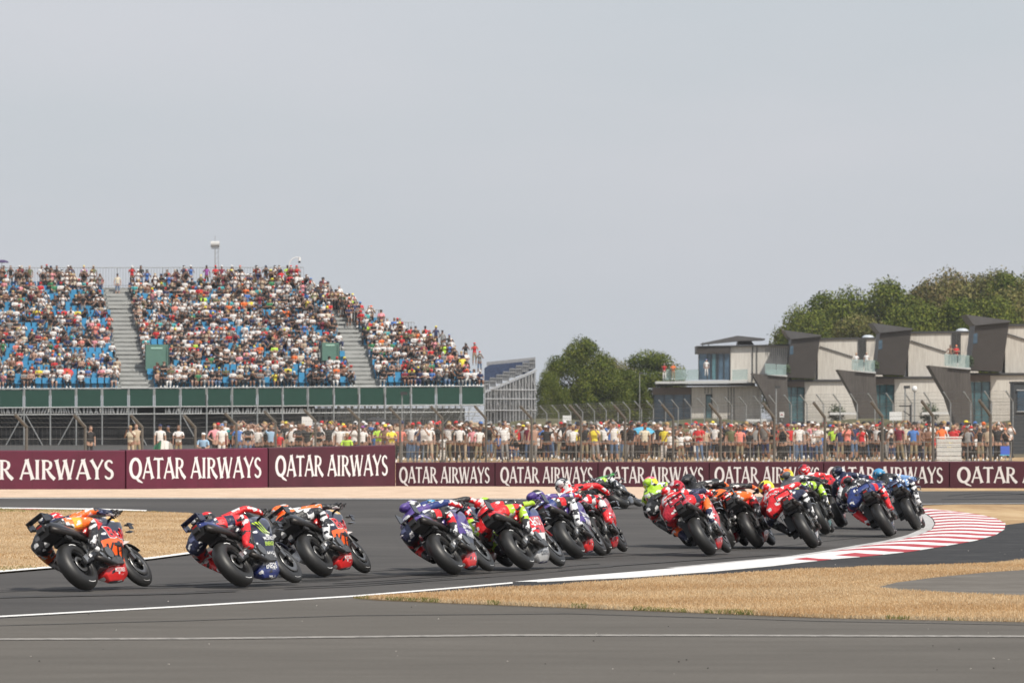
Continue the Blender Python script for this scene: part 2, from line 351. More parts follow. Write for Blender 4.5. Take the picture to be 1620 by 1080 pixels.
def blades(name, poly, holes, n, hmin, hmax, z0, seed, box=None, green_edge=None, wd=.007, **kw):
    r = random.Random(seed); wp = [(G(*p).x, G(*p).y) for p in poly]; hp = [[(G(*p).x, G(*p).y) for p in h] for h in holes]
    xs = [p[0] for p in wp]; ys = [p[1] for p in wp]; x0, x1, y0, y1 = max(min(xs), -13), min(max(xs), 13), min(ys), max(ys)
    if box: x0, x1, y0, y1 = box
    V = []; Fc = []; M = []; k = 0; tries = 0
    while k < n and tries < n*12:
        tries += 1; x = r.uniform(x0, x1); y = r.uniform(y0, y1)
        if abs(x) > y*.094: continue
        if not inside((x, y), wp) or any(inside((x, y), h) for h in hp): continue
        px = 810+x*F/y; py = HY+H*F/y
        cl = .5+.5*math.sin(x*1.7+math.sin(y*.9)*2)*math.sin(y*1.1+x*.6); h = r.uniform(hmin, hmax)*(.65+.6*cl)
        a = r.uniform(0, 3.14); dx, dy = math.cos(a)*wd*r.uniform(.7, 1.5), math.sin(a)*wd; lx, ly = r.gauss(0, .35)*h, r.gauss(0, .35)*h
        o = len(V); V += [(x-dx, y-dy, z0), (x+dx, y+dy, z0), (x+lx*.5+dx*.7, y+ly*.5+dy*.7, z0+h*.6), (x+lx*.5-dx*.7, y+ly*.5-dy*.7, z0+h*.6), (x+lx, y+ly, z0+h)]
        q = r.random(); pa = .5+.25*math.sin(y*1.3+1.7*math.sin(x*.9+.4))+.25*math.sin(x*.55+y*.31+1.3*math.sin(y*.8))
        pr_ = .62*max(0, pa-.35); mi = 2 if q < .08+pr_ else 1 if q > .93-.5*(1-pa) else 0
        if green_edge and green_edge(px, py) and r.random() < .55: mi = 3
        Fc += [(o, o+1, o+2, o+3), (o+3, o+2, o+4)]; M += [mi, mi]; k += 1
    mb = MB(); mb.v = V; mb.f = Fc; mb.m = M
    me = bpy.data.meshes.new(name); me.from_pydata(V, [], Fc)
    for m in BL: me.materials.append(m)
    me.polygons.foreach_set('material_index', M); o = link(name, me, None, kind='stuff', **kw); return o
patch = [(1388, 933), (1420, 925), (1480, 917), (1560, 909), (1620, 905), (1800, 902), (1850, 960), (1620, 949), (1500, 943), (1420, 938)]
near2 = [(555, 949.5), (620, 945), (700, 941), (815, 934), (1000, 922), (1200, 908.5), (1400, 899), (1560, 895.5), (1620, 890), (1900, 886), (2200, 1006), (1620, 988), (1300, 981), (1000, 969), (700, 957), (600, 952)]
blades('grass', near2, [patch], 180000, .010, .045, .028, 3, wd=.0045, green_edge=lambda px, py: py > 943+(px-560)*.040+4 and math.sin(px*.05)+math.sin(px*.013) > .2, label='dry straw-coloured grass on the verge inside the kerb', category='grass')
blades('grass', isl, [], 60000, .008, .030, .028, 4, wd=.006, green_edge=lambda px, py: py < 812 or (px < 60 and py > 898), label='parched grass of the infield island behind the leftmost bike', category='grass')
# ------------------------------------------------------------ advertising barriers
MAROON = mat('maroon_vinyl', (.098, .008, .030), .6, var=.20, scale=1.0, bump=.5)
MAROON2 = mat('dull_maroon_vinyl', (.060, .009, .021), .65, var=.22, scale=1.2, bump=.4)
SEAM = mat('banner_seam', (.075, .010, .025), .7)
ADW = mat('banner_white_print', (.70, .69, .70), .6)
def barrier(name, x0, d0, x1, d1, top0, top1, m, texts, label, th=.35, group=None):
    A = P(x0, top0, d0); B = P(x1, top1, d1); a = Vector((A.x, A.y, 0)); b = Vector((B.x, B.y, 0)); d = (b-a).normalized(); n = Vector((d.y, -d.x, 0))
    root = empty(name, a, label, 'barrier', group); mb = MB()
    for dd, hh, off in ((0, 0, 0),):
        q = [Vector((0, 0, 0)), b-a]; zt = [A.z, B.z]
        vs = []
        for i in (0, 1):
            e = q[i]-(d*.015 if i else -d*.015); vs += [e+Vector((0, 0, 0)), e+Vector((0, 0, zt[i]-.03)), e-n*.03+Vector((0, 0, zt[i])), e-n*th+Vector((0, 0, zt[i])), e-n*th]
        mb.add(vs, [(0, 5, 6, 1), (1, 6, 7, 2), (2, 7, 8, 3), (3, 8, 9, 4), (0, 1, 2, 3, 4), (9, 8, 7, 6, 5)])
    mb.build('barrier_panel', m, root)
    L_ = (b-a).length; k = max(2, int(L_/1.25)); u_ = Vector((0, 0, 1))
    for i in range(1, k):
        e = (b-a)*(i/k)+n*.002; zt = A.z+(B.z-A.z)*i/k-.035; s2 = MB(); s2.add([e-d*.008, e+d*.008, e+d*.008+u_*zt, e-d*.008+u_*zt], [(0, 1, 2, 3)]); s2.build('seam', SEAM, root)
    for txt, px0, px1, py0, py1 in texts:
        def hit(px):
            k = (px-810)/F; t = (k*a.y-a.x)/(d.x-k*d.y); return t
        t0, t1 = hit(px0), hit(px1); mb = MB(); w_ = word_mesh(mb, txt); D = (a+d*(t0+t1)/2).y
        z0 = H-(py1-HY)*D/F; z1 = H-(py0-HY)*D/F
        mb.v = [tuple(d*(t0+(t1-t0)*v[0]/w_)+n*(.004-v[1])+Vector((0, 0, z0+(z1-z0)*v[2]))) for v in mb.v]
        mb.build('lettering', ADW, root)
    return root
QA = 'QATAR AIRWAYS'
tall = 'tall maroon airline barriers'; low = 'low maroon airline barriers'
barrier('advertising_barrier', -320, 163, 198.5, 164, 712, 712, MAROON, [(QA, -95, 180, 727, 758)], 'tall maroon barrier at the left end, its white lettering cut off by the photo edge', group=tall)
barrier('advertising_barrier', 199.5, 164, 424, 167.5, 711.5, 708, MAROON, [(QA, 205, 413, 723.5, 756)], 'middle one of the three tall maroon barriers, above the dark blue bike', group=tall)
barrier('advertising_barrier', 425, 167.5, 626, 171, 708, 703.5, MAROON2, [(QA, 436, 613, 720, 752.5)], 'tall maroon barrier stepping down to the low run on its right', group=tall)
LX = [626, 783, 946, 1122, 1303, 1502, 1790]; LD = [171.2, 170.5, 169.6, 168.6, 167.6, 166.6, 165.6]
LT = [(632, 775), (792, 938), (955, 1113), (1131, 1297), (1309, 1492), (1515, 1740)]
LL = ['low maroon barrier adjoining the tall barriers, behind the blue-helmeted rider', 'second low maroon barrier, beyond the red-and-white rider sitting upright', 'third low maroon barrier, partly behind the pink and lime helmet',
      'fourth low maroon barrier, beyond the black and yellow helmets', 'fifth low maroon barrier, beyond the red helmet and the light blue helmet', 'low maroon barrier cut by the right edge of the photo, above bare tarmac']
for i in range(6):
    barrier('advertising_barrier', LX[i]-(.8 if i == 0 else 0), LD[i], LX[i+1], LD[i+1], 731-i*.3, 731-(i+1)*.3, MAROON2, [(QA, *LT[i], 738.5, 763.5)], LL[i], group=low)

# ------------------------------------------------------------ catch fences
WIRE = mat('fence_wire', (.20, .20, .195), .7, .2)
POSTB = mat('weathered_brown_post', (.118, .108, .096), .8, var=.2, scale=3)
GALV = mat('galvanised_steel', (.36, .37, .37), .5, .5, var=.15, scale=6)
def interp(x, xs, ys):
    return float(np.interp(x, xs, ys))
def catch_fence(name, label, posts, Df, topf, kinkf, kdx, pr, pm, botz, wire_v, wire_h, wr, group=None, square=True):
    x0 = posts[0]; o0 = P(x0, 700, Df(x0)); root = empty(name, (o0.x, o0.y, 0), label, 'fence', group); O = Vector((o0.x, o0.y, 0))
    prof = []
    for px in posts:
        D = Df(px); k = P(px, kinkf(px), D); t = P(px-kdx, topf(px), D-.35); b = Vector((k.x, k.y, botz)); prof.append((b-O, k-O, t-O))
        mb = MB()
        if square: mb.tube([b-O, k-O-Vector((0, 0, .06)), k-O, (t+(k-t)*.05)-O], pr, 6)
        else: mb.tube([b-O, k-O, t-O], pr, 6)
        mb.build('post', pm, root)
    mb = MB()
    for i in range(len(prof)-1):
        A, B = prof[i], prof[i+1]; wdt = (B[1]-A[1]).length; n = max(2, int(wdt/wire_v)); thin = posts[i] < 320
        if thin: n //= 4
        def quad(p, q, r):
            u = Vector((0, 0, 1)) if abs((q-p).normalized().z) < .6 else (B[1]-A[1]).normalized(); s_ = u*r
            mb.add([p-s_, q-s_, q+s_, p+s_], [(0, 1, 2, 3)])
        for k in range(n):
            t = (k+.5)/n; lo, mi, hi = (A[j].lerp(B[j], t) for j in (0, 1, 2)); quad(lo, mi, wr); quad(mi, hi, wr)
        for k in range(0, wire_h+1, 4 if thin else 1):
            t = k/wire_h; quad(A[0].lerp(A[1], t), B[0].lerp(B[1], t), wr*(2.2 if k % 4 == 0 else 1))
        for k in range(1, 4):
            t = k/3; quad(A[1].lerp(A[2], t), B[1].lerp(B[2], t), wr)
    mb.build('wire_mesh', WIRE, root)
    return root
f1p = [-52, 42, 135, 225, 309, 374, 436, 499, 568, 633, 700, 769, 841, 919, 989, 1065, 1140, 1225, 1305, 1396, 1476, 1567, 1655]
f1x = [-50, 135, 308, 436, 700, 920, 1140, 1300, 1480, 1640]
f1D = lambda p: interp(p, f1x, [182, 187, 200, 218, 235, 228, 212, 198, 187, 178])
f1t = lambda p: interp(p, [0, 309, 436, 568, 700, 990, 1140, 1300, 1480, 1640], [654, 655.5, 649, 644, 641.5, 639.5, 637, 635, 632.5, 630])
f1k = lambda p: interp(p, [0, 309, 436, 568, 700, 990, 1140, 1300, 1480, 1640], [675, 676, 668, 663, 662, 661.5, 661, 660, 657.5, 656])
catch_fence('catch_fence', 'tall catch fence on brown cranked posts between the maroon barriers and the standing crowd', f1p, f1D, f1t, f1k, 19, .052, POSTB, .2, .055, 16, .0022)
f2p = []; x_ = 846
while x_ < 1665: f2p.append(x_); x_ += interp(x_, [850, 1000, 1250, 1650], [19, 18.5, 25, 36])
f2D = lambda p: interp(p, [840, 1000, 1250, 1650], [415, 425, 370, 300])
f2t = lambda p: interp(p, [840, 1019, 1232, 1528, 1650], [643, 634, 625, 619.5, 617])
f2k = lambda p: f2t(p)+interp(p, [840, 1000, 1500], [12, 12.5, 17])
catch_fence('catch_fence', 'slimmer galvanised fence with cranked tops behind the crowd, before the grey houses', f2p, f2D, f2t, f2k, 11, .045, GALV, .0, .12, 16, .0040, square=False)
# low crowd rail
rail = empty('crowd_rail', P(636, 700, 252).xy.to_3d(), 'low grey rail along the front of the standing crowd', 'railing'); O = rail.location.copy(); mb = MB()
a = P(636, 699, 252); b = P(1600, 699, 252)
for z in (.98, .55, .15): mb.tube([Vector((a.x, a.y, z))-O, Vector((b.x, b.y, z))-O], .014, 5)
mb.build('rail', WIRE, rail); n = 14
for i in range(n+1):
    p = a.lerp(b, i/n); mb = MB(); mb.tube([Vector((p.x, p.y, 0))-O, Vector((p.x, p.y, 1.0))-O], .026, 5); mb.build('post', WIRE, rail)

# ------------------------------------------------------------ grandstand
PSI = math.radians(8); cs, sn = math.cos(PSI), math.sin(PSI)
X0, Y0 = (-20 - 810)*424/F, 424.0
GO = Vector((X0, Y0, 0)); NROW = 24
def st(s, row, z=0, rel=True):
    R = .75*row; v = Vector((X0+s*cs-R*sn, Y0+s*sn+R*cs, 4.18+.33*row+.005*s+z)); return v-GO if rel else v
def s_at(px, row):
    k = (px-810)/F; R = .75*row
    return (k*(Y0+R*cs)-X0+R*sn)/(cs-k*sn)
def endpx(row): return float(np.interp(row, [0, 3, 6, 9, 12, 16, 20, 24], [766, 742, 706, 665, 622, 572, 528, 482]))
def in_aisle(px, row):
    t = row/24
    a0, a1 = 192+(166-192)*t, 236+(203-236)*t; b0, b1 = 561+(512-561)*t, 596+(545-596)*t
    return (a0-4 < px < a1+4) or (b0-4 < px < b1+4 and row < 21)
CONC = mat('grandstand_concrete', (.30, .31, .30), .85, var=.12, scale=2)
CONCD = mat('stair_tread', (.36, .365, .355), .85, var=.1, scale=2)
SEATB = mat('blue_plastic_seat', (.055, .27, .47), .5, var=.12, scale=.7)
GREEN = mat('dark_green_banner', (.008, .050, .034), .6, var=.08, scale=2)
GREENL = mat('green_box_panel', (.10, .20, .16), .6, var=.1, scale=1)
BLACK = mat('black_netting', (.010, .010, .011), .9, var=.4, scale=1.3)
STEEL = mat('white_scaffold', (.40, .41, .42), .5, .2)
DK = mat('shade_dark', (.02, .02, .02), .9)
GS = empty('grandstand', GO, 'large open grandstand with blue seats, concrete stairways and a dark green panel front', 'grandstand')
mb = MB()
for r in range(NROW+1):
    s1 = s_at(endpx(r)+2, r); a = st(-3, r); b = st(s1, r); ab = Vector((-sn, cs, 0))*.76
    th = Vector((0, 0, -.36 if r else -.5))
    mb.add([a, b, b+ab, a+ab, a+th, b+th, b+ab+th, a+ab+th], [(0, 1, 2, 3), (4, 7, 6, 5), (0, 4, 5, 1), (1, 5, 6, 2), (2, 6, 7, 3), (3, 7, 4, 0)])
mb.build('terrace', CONC, GS)
for lo, hi, rmax in ((lambda t: 192-26*t, lambda t: 236-33*t, 24), (lambda t: 561-49*t, lambda t: 596-51*t, 20)):
    mb = MB()
    for k in range(rmax*2+1):
        r = k/2; t = r/24; s0, s1 = s_at(lo(t), r), s_at(hi(t), r); a, b = st(s0, r, .01), st(s1, r, .01); a.z = b.z = a.z+.001*k*0
        ab = Vector((-sn, cs, 0))*.375; up = Vector((0, 0, .02))
        a2, b2 = a+up, b+up; dn = Vector((0, 0, -.20)); a = a+dn; b = b+dn
        mb.add([a, b, b+ab, a+ab, a2, b2, b2+ab, a2+ab], [(0, 1, 5, 4), (1, 2, 6, 5), (2, 3, 7, 6), (3, 0, 4, 7), (4, 5, 6, 7)])
    mb.build('stairway', CONCD, GS)
# seats
seat = MB(); seat.box((0, .16, .42), (.42, .38, .05)); seat.box((0, .37, .62), (.42, .05, .42)); seat.box((0, .28, .2), (.30, .20, .38))
seat_me = seat.mesh('seat', [SEATB]); slots = []; Rz = Matrix.Rotation(PSI, 4, 'Z')
rs_ = random.Random(5)
for r in range(NROW):
    s = s_at(-12, r)+rs_.uniform(0, .5); s_end = s_at(endpx(r)-3, r)
    while s < s_end:
        p = st(s, r); px = 810+(p.x+GO.x)*F/(p.y+GO.y)
        if not in_aisle(px, r) and not (226 < px < 270 and 2 < r < 9) and not (500 < px < 542 and 3 < r < 9) and not (270 < px < 312 and 2 < r < 4): slots.append((r, s, px))
        s += .52
def stand_matrix(r, s, dz=0, dy=.1):
    return Matrix.Translation(st(s, r, dz)+Vector((-sn, cs, 0))*dy) @ Rz
# who sits where
taken = set()
for i, (r, s, px) in enumerate(slots):
    dens = .74 if px > 240 else .58
    dens += .12*math.sin(px*.045+r*.7)+.14*math.sin(r*1.3+px*.02)
    if px > 570: dens += .05
    if r > 20 and px < 460: dens += .05
    if rs_.random() < dens: taken.add(i)
free = [i for i in range(len(slots)) if i not in taken]
indiv = free[:100]; vv = np.array([v.co[:] for v in seat_me.vertices]); ff = [tuple(p.vertices) for p in seat_me.polygons]
for i in indiv:
    r, s, px = slots[i]; o = link('seat', seat_me, GS); o.matrix_local = stand_matrix(r, s)
mb = MB()
for i in free[100:]+sorted(taken):
    r, s, px = slots[i]; M = np.array(stand_matrix(r, s)); q = vv@M[:3, :3].T+M[:3, 3]; mb.v_add = None
    o_ = len(mb.v); mb.v += [tuple(x) for x in q]; mb.f += [tuple(a+o_ for a in f) for f in ff]; mb.m += [0]*len(ff)
me = bpy.data.meshes.new('seat_rows'); me.from_pydata(mb.v, [], mb.f); me.materials.append(SEATB)
link('seat_rows', me, GS, kind='stuff')
sheet('stand_shade_ground', [(-700, 701.5), (470, 701.5), (760, 700), (640, 716), (330, 727), (-700, 733)], .006, mat('stand_shade_tone', (.045, .042, .038), .9, var=.3, scale=.6), kind='structure')  # added ground strip, shade before the stand put into its dark colour
# front panels, posts, braces
PXS = [-44, -3, 38, 79.5, 120.5, 161.5, 203.5, 244, 285.5, 327, 367, 407, 447, 487, 528, 568, 609, 650, 690, 729, 767]
def fr(px, py, back=0):
    s = s_at(px, -.9); v = st(s, -.9); D = v.y+Y0; return Vector((v.x, v.y, H-(py-HY)*D/F))+Vector((-sn, cs, 0))*back
ty = lambda px: 616.5-px*.006
by = lambda px: 643.8-px*.006
for i in range(len(PXS)-1):
    a, b = PXS[i]+2.0, PXS[i+1]-2.0; mb = MB(); d = Vector((-sn, cs, 0))*.08
    q = [fr(a, by(a)), fr(b, by(b)), fr(b, ty(b)), fr(a, ty(a))]; mb.add(q+[x+d for x in q], [(0, 1, 2, 3), (7, 6, 5, 4), (0, 4, 5, 1), (1, 5, 6, 2), (2, 6, 7, 3), (3, 7, 4, 0)])
    mb.build('front_panel', GREEN, GS)
for i, px in enumerate(PXS):
    mb = MB(); t = fr(px, ty(px)-2, -.05); b = Vector((t.x, t.y, 0)); mb.tube([b, t], .055, 6); mb.build('front_post', GALV, GS)
mb = MB()
for py, r_ in ((ty(300)-1.5, .04), (by(300)+1, .04), (654, .05), (711, .05)):
    pass
for f_ in (lambda p: ty(p)-1.5, lambda p: by(p)+1, lambda p: 656-p*.006):
    mb.tube([fr(px, f_(px), -.04) for px in (PXS[0], 300, PXS[-1])], .04, 5)
mb.build('front_rail', GALV, GS)
for i in range(0, 9):
    mb = MB(); a, b = PXS[i], PXS[i+1]
    if i % 2: a, b = b, a
    mb.tube([fr(a+3*(1 if a < b else -1), 657, -.03), fr(b-8*(1 if a < b else -1), 712, -.03)], .04, 5)
    if i not in (5, 7): mb.build('brace', GALV, GS)
mb = MB()     # lattice girder under the panels
z0, z1 = 645.5, 653.5
for p0, p1 in ((-40, 215), (262, 318), (330, 495)):
    x = p0
    while x < p1:
        w_ = rs_.uniform(2.5, 5.0); sl_ = rs_.choice((-1, 0, 1, 1))*rs_.uniform(0, 4)
        a, b, c, d = fr(x, z1, .25), fr(x+w_*.6, z1, .25), fr(x+w_*.6+sl_, z0, .25), fr(x+sl_, z0, .25); e = Vector((0, .05, 0))
        mb.add([a, b, c, d, a+e, b+e, c+e, d+e], [(0, 1, 2, 3), (7, 6, 5, 4), (1, 5, 6, 2), (3, 7, 4, 0)]); x += w_*1.15
mb.build('lattice_girder', mat('white_painted_girder', (.62, .62, .60), .6, var=.2), GS)
mb = MB(); a, b, c, d = fr(-44, 645, 1.0), fr(500, 642, 1.0), fr(500, 702.5, 1.0), fr(-44, 703.5, 1.0); e = Vector((0, .05, 0))
mb.add([a, b, c, d, a+e, b+e, c+e, d+e], [(0, 1, 2, 3), (7, 6, 5, 4), (0, 4, 5, 1), (1, 5, 6, 2), (2, 6, 7, 3), (3, 7, 4, 0)]); mb.build('shade_netting', BLACK, GS)
mb = MB()     # scaffold forest under the stand
for k in range(0, 80):
    for dep in (3.0, 7.0, 11.0, 15.0):
        s = s_at(300, 0)+k*.5
        if s > s_at(760, 0)-dep*.7*0: continue
        row = dep/.75; v = st(s, row); b = Vector((v.x, v.y, 0))
        if 810+(v.x+GO.x)*F/(v.y+GO.y) > 760: continue
        if 810+(v.x+GO.x)*F/(v.y+GO.y) > endpx(row)-2: v.z = 3.4
        mb.tube([b, v-Vector((0, 0, .5))], .03, 4)
        if k % 2 == 0:
            mb.tube([b+Vector((0, 0, .3+1.2*(k % 3))), v+Vector((1.2, .16, -.5))], .025, 4)
for dep in (3.0, 7.0, 11.0, 15.0):
    for z in (1.3, 2.2, 3.0):
        a = st(s_at(340, 0), dep/.75); b = st(s_at(760, dep/.75), dep/.75); a.z = b.z = z; mb.tube([a, b], .03, 4)
mb.build('scaffold', STEEL, GS)
mb = MB(); a, b = fr(480, 645, 15.5), fr(778, 645, 15.5); c = Vector((b.x, b.y, 0)); d = Vector((a.x, a.y, 0)); e = Vector((0, .05, 0))
mb.add([a, b, c, d, a+e, b+e, c+e, d+e], [(0, 1, 2, 3), (7, 6, 5, 4), (0, 4, 5, 1), (1, 5, 6, 2), (2, 6, 7, 3), (3, 7, 4, 0)]); mb.build('under_stand_backdrop', mat('under_stand_dark', (.045, .047, .045), .9, var=.6, scale=.8), GS)  # added backdrop with the darkness under the stand put into its colour
# back rails in descending steps
def pick_rail(r, pa, pb, top=1.25, step=.22):
    mb = MB(); s0, s1 = s_at(pa, r), s_at(pb, r); a, b = st(s0, r, 0), st(s1, r, 0); dd = Vector((-sn, cs, 0))*.72; a += dd; b += dd
    mb.tube([a+Vector((0, 0, top)), b+Vector((0, 0, top))], .028, 4); mb.tube([a+Vector((0, 0, .2)), b+Vector((0, 0, .2))], .02, 4)
    n = int((b-a).length/step)
    for i in range(n+1):
        p = a.lerp(b, i/n); mb.tube([p+Vector((0, 0, .0)), p+Vector((0, 0, top))], .03 if i % 8 == 0 else .011, 4)
    mb.build('back_railing', GALV, GS)
pick_rail(24, -30, 482, 1.6); pick_rail(20.5, 470, 512); pick_rail(17, 513, 545, 1.3); pick_rail(14, 562, 606, 1.4); pick_rail(11.5, 612, 657); pick_rail(6.5, 690, 722, 1.2)
# two green vomitory boxes and railings at the foot
for pxa, pxb, r in ((229, 266, 3.2), (508, 536, 4.6)):
    s0, s1 = s_at(pxa, r), s_at(pxb, r); a, b = st(s0, r), st(s1, r); R3 = Matrix.Rotation(PSI, 3, 'Z'); c = (a+b)/2
    hgt = 1.95 if pxa < 300 else 1.35; base = .3 if pxa < 300 else .55
    mb = MB(); mb.box(c+Vector((0, .5, base+hgt/2)), ((b-a).length, 1.2, hgt), 0, R3); bx = mb.build('entrance_box', GREENL, GS)
    m2 = MB(); m2.box(c+R3@Vector((0, -.12, base+hgt*.86)), ((b-a).length*.5, .02, .12), 0, R3); m2.build('sign_strip', mat('sign_pale_green', (.35, .55, .45), .6), bx)
    m3 = MB()
    for q in (-1, 1): m3.tube([c+R3@Vector((q*(b-a).length/2, -.3, 0)), c+R3@Vector((q*(b-a).length/2, -.3, base+hgt+.1))], .03, 5)
    m3.build('box_frame', mat('dark_metal', (.05, .055, .06), .5, .5), bx)

# loudspeaker mast and camera mast on the stand's back rail
def mast(px, r, H_, label, kind):
    p = st(s_at(px, r), r, 0, False)+Vector((0, .8, 0)); root = empty(kind, p, label, 'mast'); return root
m = mast(339.5, 24, 0, 'tall mast with a grey drum loudspeaker above the stand\'s back rail', 'speaker_mast'); mb = MB()
mb.tube([(0, 0, -8), (0, 0, 3.05)], .04, 6); mb.tube([(.3, 0, 0), (.24, 0, 3.05)], .02, 4)
for z in np.arange(.2, 3, .4): mb.tube([(0, 0, z), (.28, 0, z+.3)], .012, 4)
mb.build('pole', GALV, m); mb = MB(); mb.tube([(-.34, 0, 3.42), (.34, 0, 3.42)], .24, 12); mb.tube([(-.3, 0, 3.1), (.35, 0, 3.1)], .05, 6); mb.build('loudspeaker', mat('pale_grey_plastic', (.50, .50, .49), .5), m); mb = MB(); mb.tube([(0, 0, 3.6), (0, 0, 4.1)], .015, 4); mb.build('aerial', GALV, m)
m = mast(457, 24, 0, 'white curved camera mast at the upper right corner of the stand', 'camera_mast'); mb = MB()
mb.tube([(0, 0, -8), (0, 0, 1.9), (.1, 0, 2.1), (.3, 0, 2.3), (.55, 0, 2.38), (.8, 0, 2.36)], [.05]*3+[.045]*3, 6); mb.build('pole', mat('white_enamel', (.75, .75, .74), .4), m)
mb = MB(); mb.tube([(.8, 0, 2.4), (.8, 0, 2.1)], [.08, .1], 8); mb.build('camera_housing', MATS['white_enamel'], m); mb = MB(); mb.ell((.8, 0, 2.03), (.1, .1, .11), 8, 6); mb.build('camera_dome', mat('black_plastic', (.015, .015, .016), .3), m)

# ------------------------------------------------------------ small scaffold stand beyond the big one
D_ = 520; zs = 74.8; o_ = P(765, 695.8, D_); o_.z = 0
def z3(x, y): return ((x-20)/zs, (673-y)/zs)
SS = empty('scaffold_stand', o_, 'empty scaffold grandstand with stepped end, beyond the green panel front', 'grandstand')
mb = MB(); mb.prism([z3(40, 165), z3(375, 130), z3(375, 104), z3(40, 138)], 3.0, 3.2); mb.build('back_fence', mat('grey_mesh_panel', (.27, .275, .285), .8, var=.3, scale=6), SS)
mb = MB(); mb.prism([z3(24, 300), z3(24, 180), z3(60, 158), z3(375, 128), z3(375, 180), z3(300, 220)], 2.4, 2.9)
mb.build('seat_block', mat('navy_seat_rows', (.035, .055, .115), .7, var=.5, scale=9), SS)
for i in range(8):
    x = 18+i*45; top = 268-i*21; mb = MB()
    x0, z0_ = z3(x, top+62); x1, z1_ = z3(x+40, top); t = .05
    for q in (z0_, (z0_+z1_)/2+.1, z1_): mb.box(((x0+x1)/2, 2, q), (x1-x0, .06, .045))
    for q in np.linspace(x0, x1, 4): mb.box((q, 2.04, (z0_+z1_)/2), (.03, .04, z1_-z0_))
    mb.prism([(x0, z0_), (x1, z0_), (x1, z1_), (x0, z1_)], 2.1, 2.13, 1)
    mb.build('end_rail', [STEEL, mat('pale_infill_mesh', (.19, .20, .22), .8, var=.2, scale=5)], SS)
mb = MB(); mb.prism([z3(26, 352), z3(378, 206), z3(378, 640), z3(26, 640)], 6.0, 6.1); mb.build('dark_backing', mat('dark_gap_tone', (.075, .08, .085), .9, var=.7, scale=1.6), SS)  # added backing, the dark gaps between the poles are put into its colour
mb = MB(); mb.prism([z3(25, 350), z3(385, 200), z3(385, 188), z3(25, 338)], 1.7, 1.85)
rr = random.Random(9)
for y in (330, 392, 470): a = z3(20, y); b = z3(384, y); mb.tube([(a[0] if y > 340 else z3(25+(338-y)/.42*1.0, y)[0], 1.8, a[1]), (b[0], 1.8, b[1])], .05, 4)
for k in range(17):
    x = 24+k*21.5+rr.uniform(-3, 3); yt = 345-(x-25)*.42
    for dep in (1.9, 5.0):
        a = z3(x+dep*1.5, yt); mb.tube([(a[0], dep, 0), (a[0], dep, a[1])], .028, 4)
    if k % 2: a = z3(x, yt); b = z3(x+40, min(yt+150, 560)); mb.tube([(a[0], 2.4, a[1]), (b[0], 2.4, b[1])], .03, 4)
mb.build('scaffold', mat('bright_scaffold', (.46, .47, .49), .45, .2), SS)
# ------------------------------------------------------------ houses
CLAD = layered('pale_timber_cladding', [(.34, (.40, .375, .335)), (.46, (.53, .50, .455)), (.56, (.60, .575, .525)), (.68, (.67, .64, .59))], (.3, 7, 22), rough=.8, bump=0, stretch=(1, 1, .05), weights=(.2, .35, .45))
BRONZE = mat('dark_bronze_panel', (.054, .047, .043), .55, .2, var=.10, scale=.8)
ROOFG = mat('grey_metal_roof', (.105, .103, .105), .5, .3, var=.1, scale=1)
FUNNEL = layered('brown_slatted_screen', [(.38, (.068, .060, .055)), (.5, (.096, .086, .079)), (.62, (.13, .118, .108))], (.4, 9, 30), rough=.7, bump=0, stretch=(1, 1, .05), weights=(.2, .4, .4))
BAND = mat('brown_fascia', (.145, .115, .095), .6, .1, var=.1)
TRIM = mat('dark_roof_edge', (.05, .05, .052), .6)
GLASS = mat('window_glass', (.045, .085, .125), .06, .0, var=.6, scale=.5, spec=.9)
GLASST = mat('teal_window_glass', (.06, .14, .16), .08, .0, var=.6, scale=.45, spec=.9)
BALG = mat('balcony_glass', (.36, .48, .47), .1, alpha=.45, spec=.7)
LEAFD = mat('planter_leaf', (.035, .055, .025), .7); LEAFM = mat('planter_leaf_mid', (.06, .09, .035), .7)
DECK = mat('pale_deck_edge', (.50, .51, .51), .6)
DARKIN = mat('dark_interior', (.025, .028, .03), .6)
def bush(name, c, r, n, label, seed, group=None):
    rr = random.Random(seed); mb = MB()
    for i in range(n):
        d = Vector((rr.gauss(0, 1), rr.gauss(0, 1), rr.gauss(0, 1))).normalized()*rr.uniform(.35, 1)
        p = Vector((d.x*r[0], d.y*r[1], r[2]+d.z*r[2])); s = rr.uniform(.08, .17)
        u = Vector((rr.uniform(-1, 1), rr.uniform(-1, 1), rr.uniform(-1, 1))).normalized(); v = u.orthogonal().normalized()
        mb.add([p-u*s, p-v*s*.6, p+u*s, p+v*s*.6], [(0, 1, 2, 3)], rr.choice((0, 0, 1)))
    root = empty(name, c, label, 'bush', group); mb.build('foliage', [LEAFD, LEAFM], root)
    m2 = MB(); m2.box((0, 0, .12), (r[0]*1.2, r[1]*1.0, .3)); m2.build('planter', DARKIN, root); return root
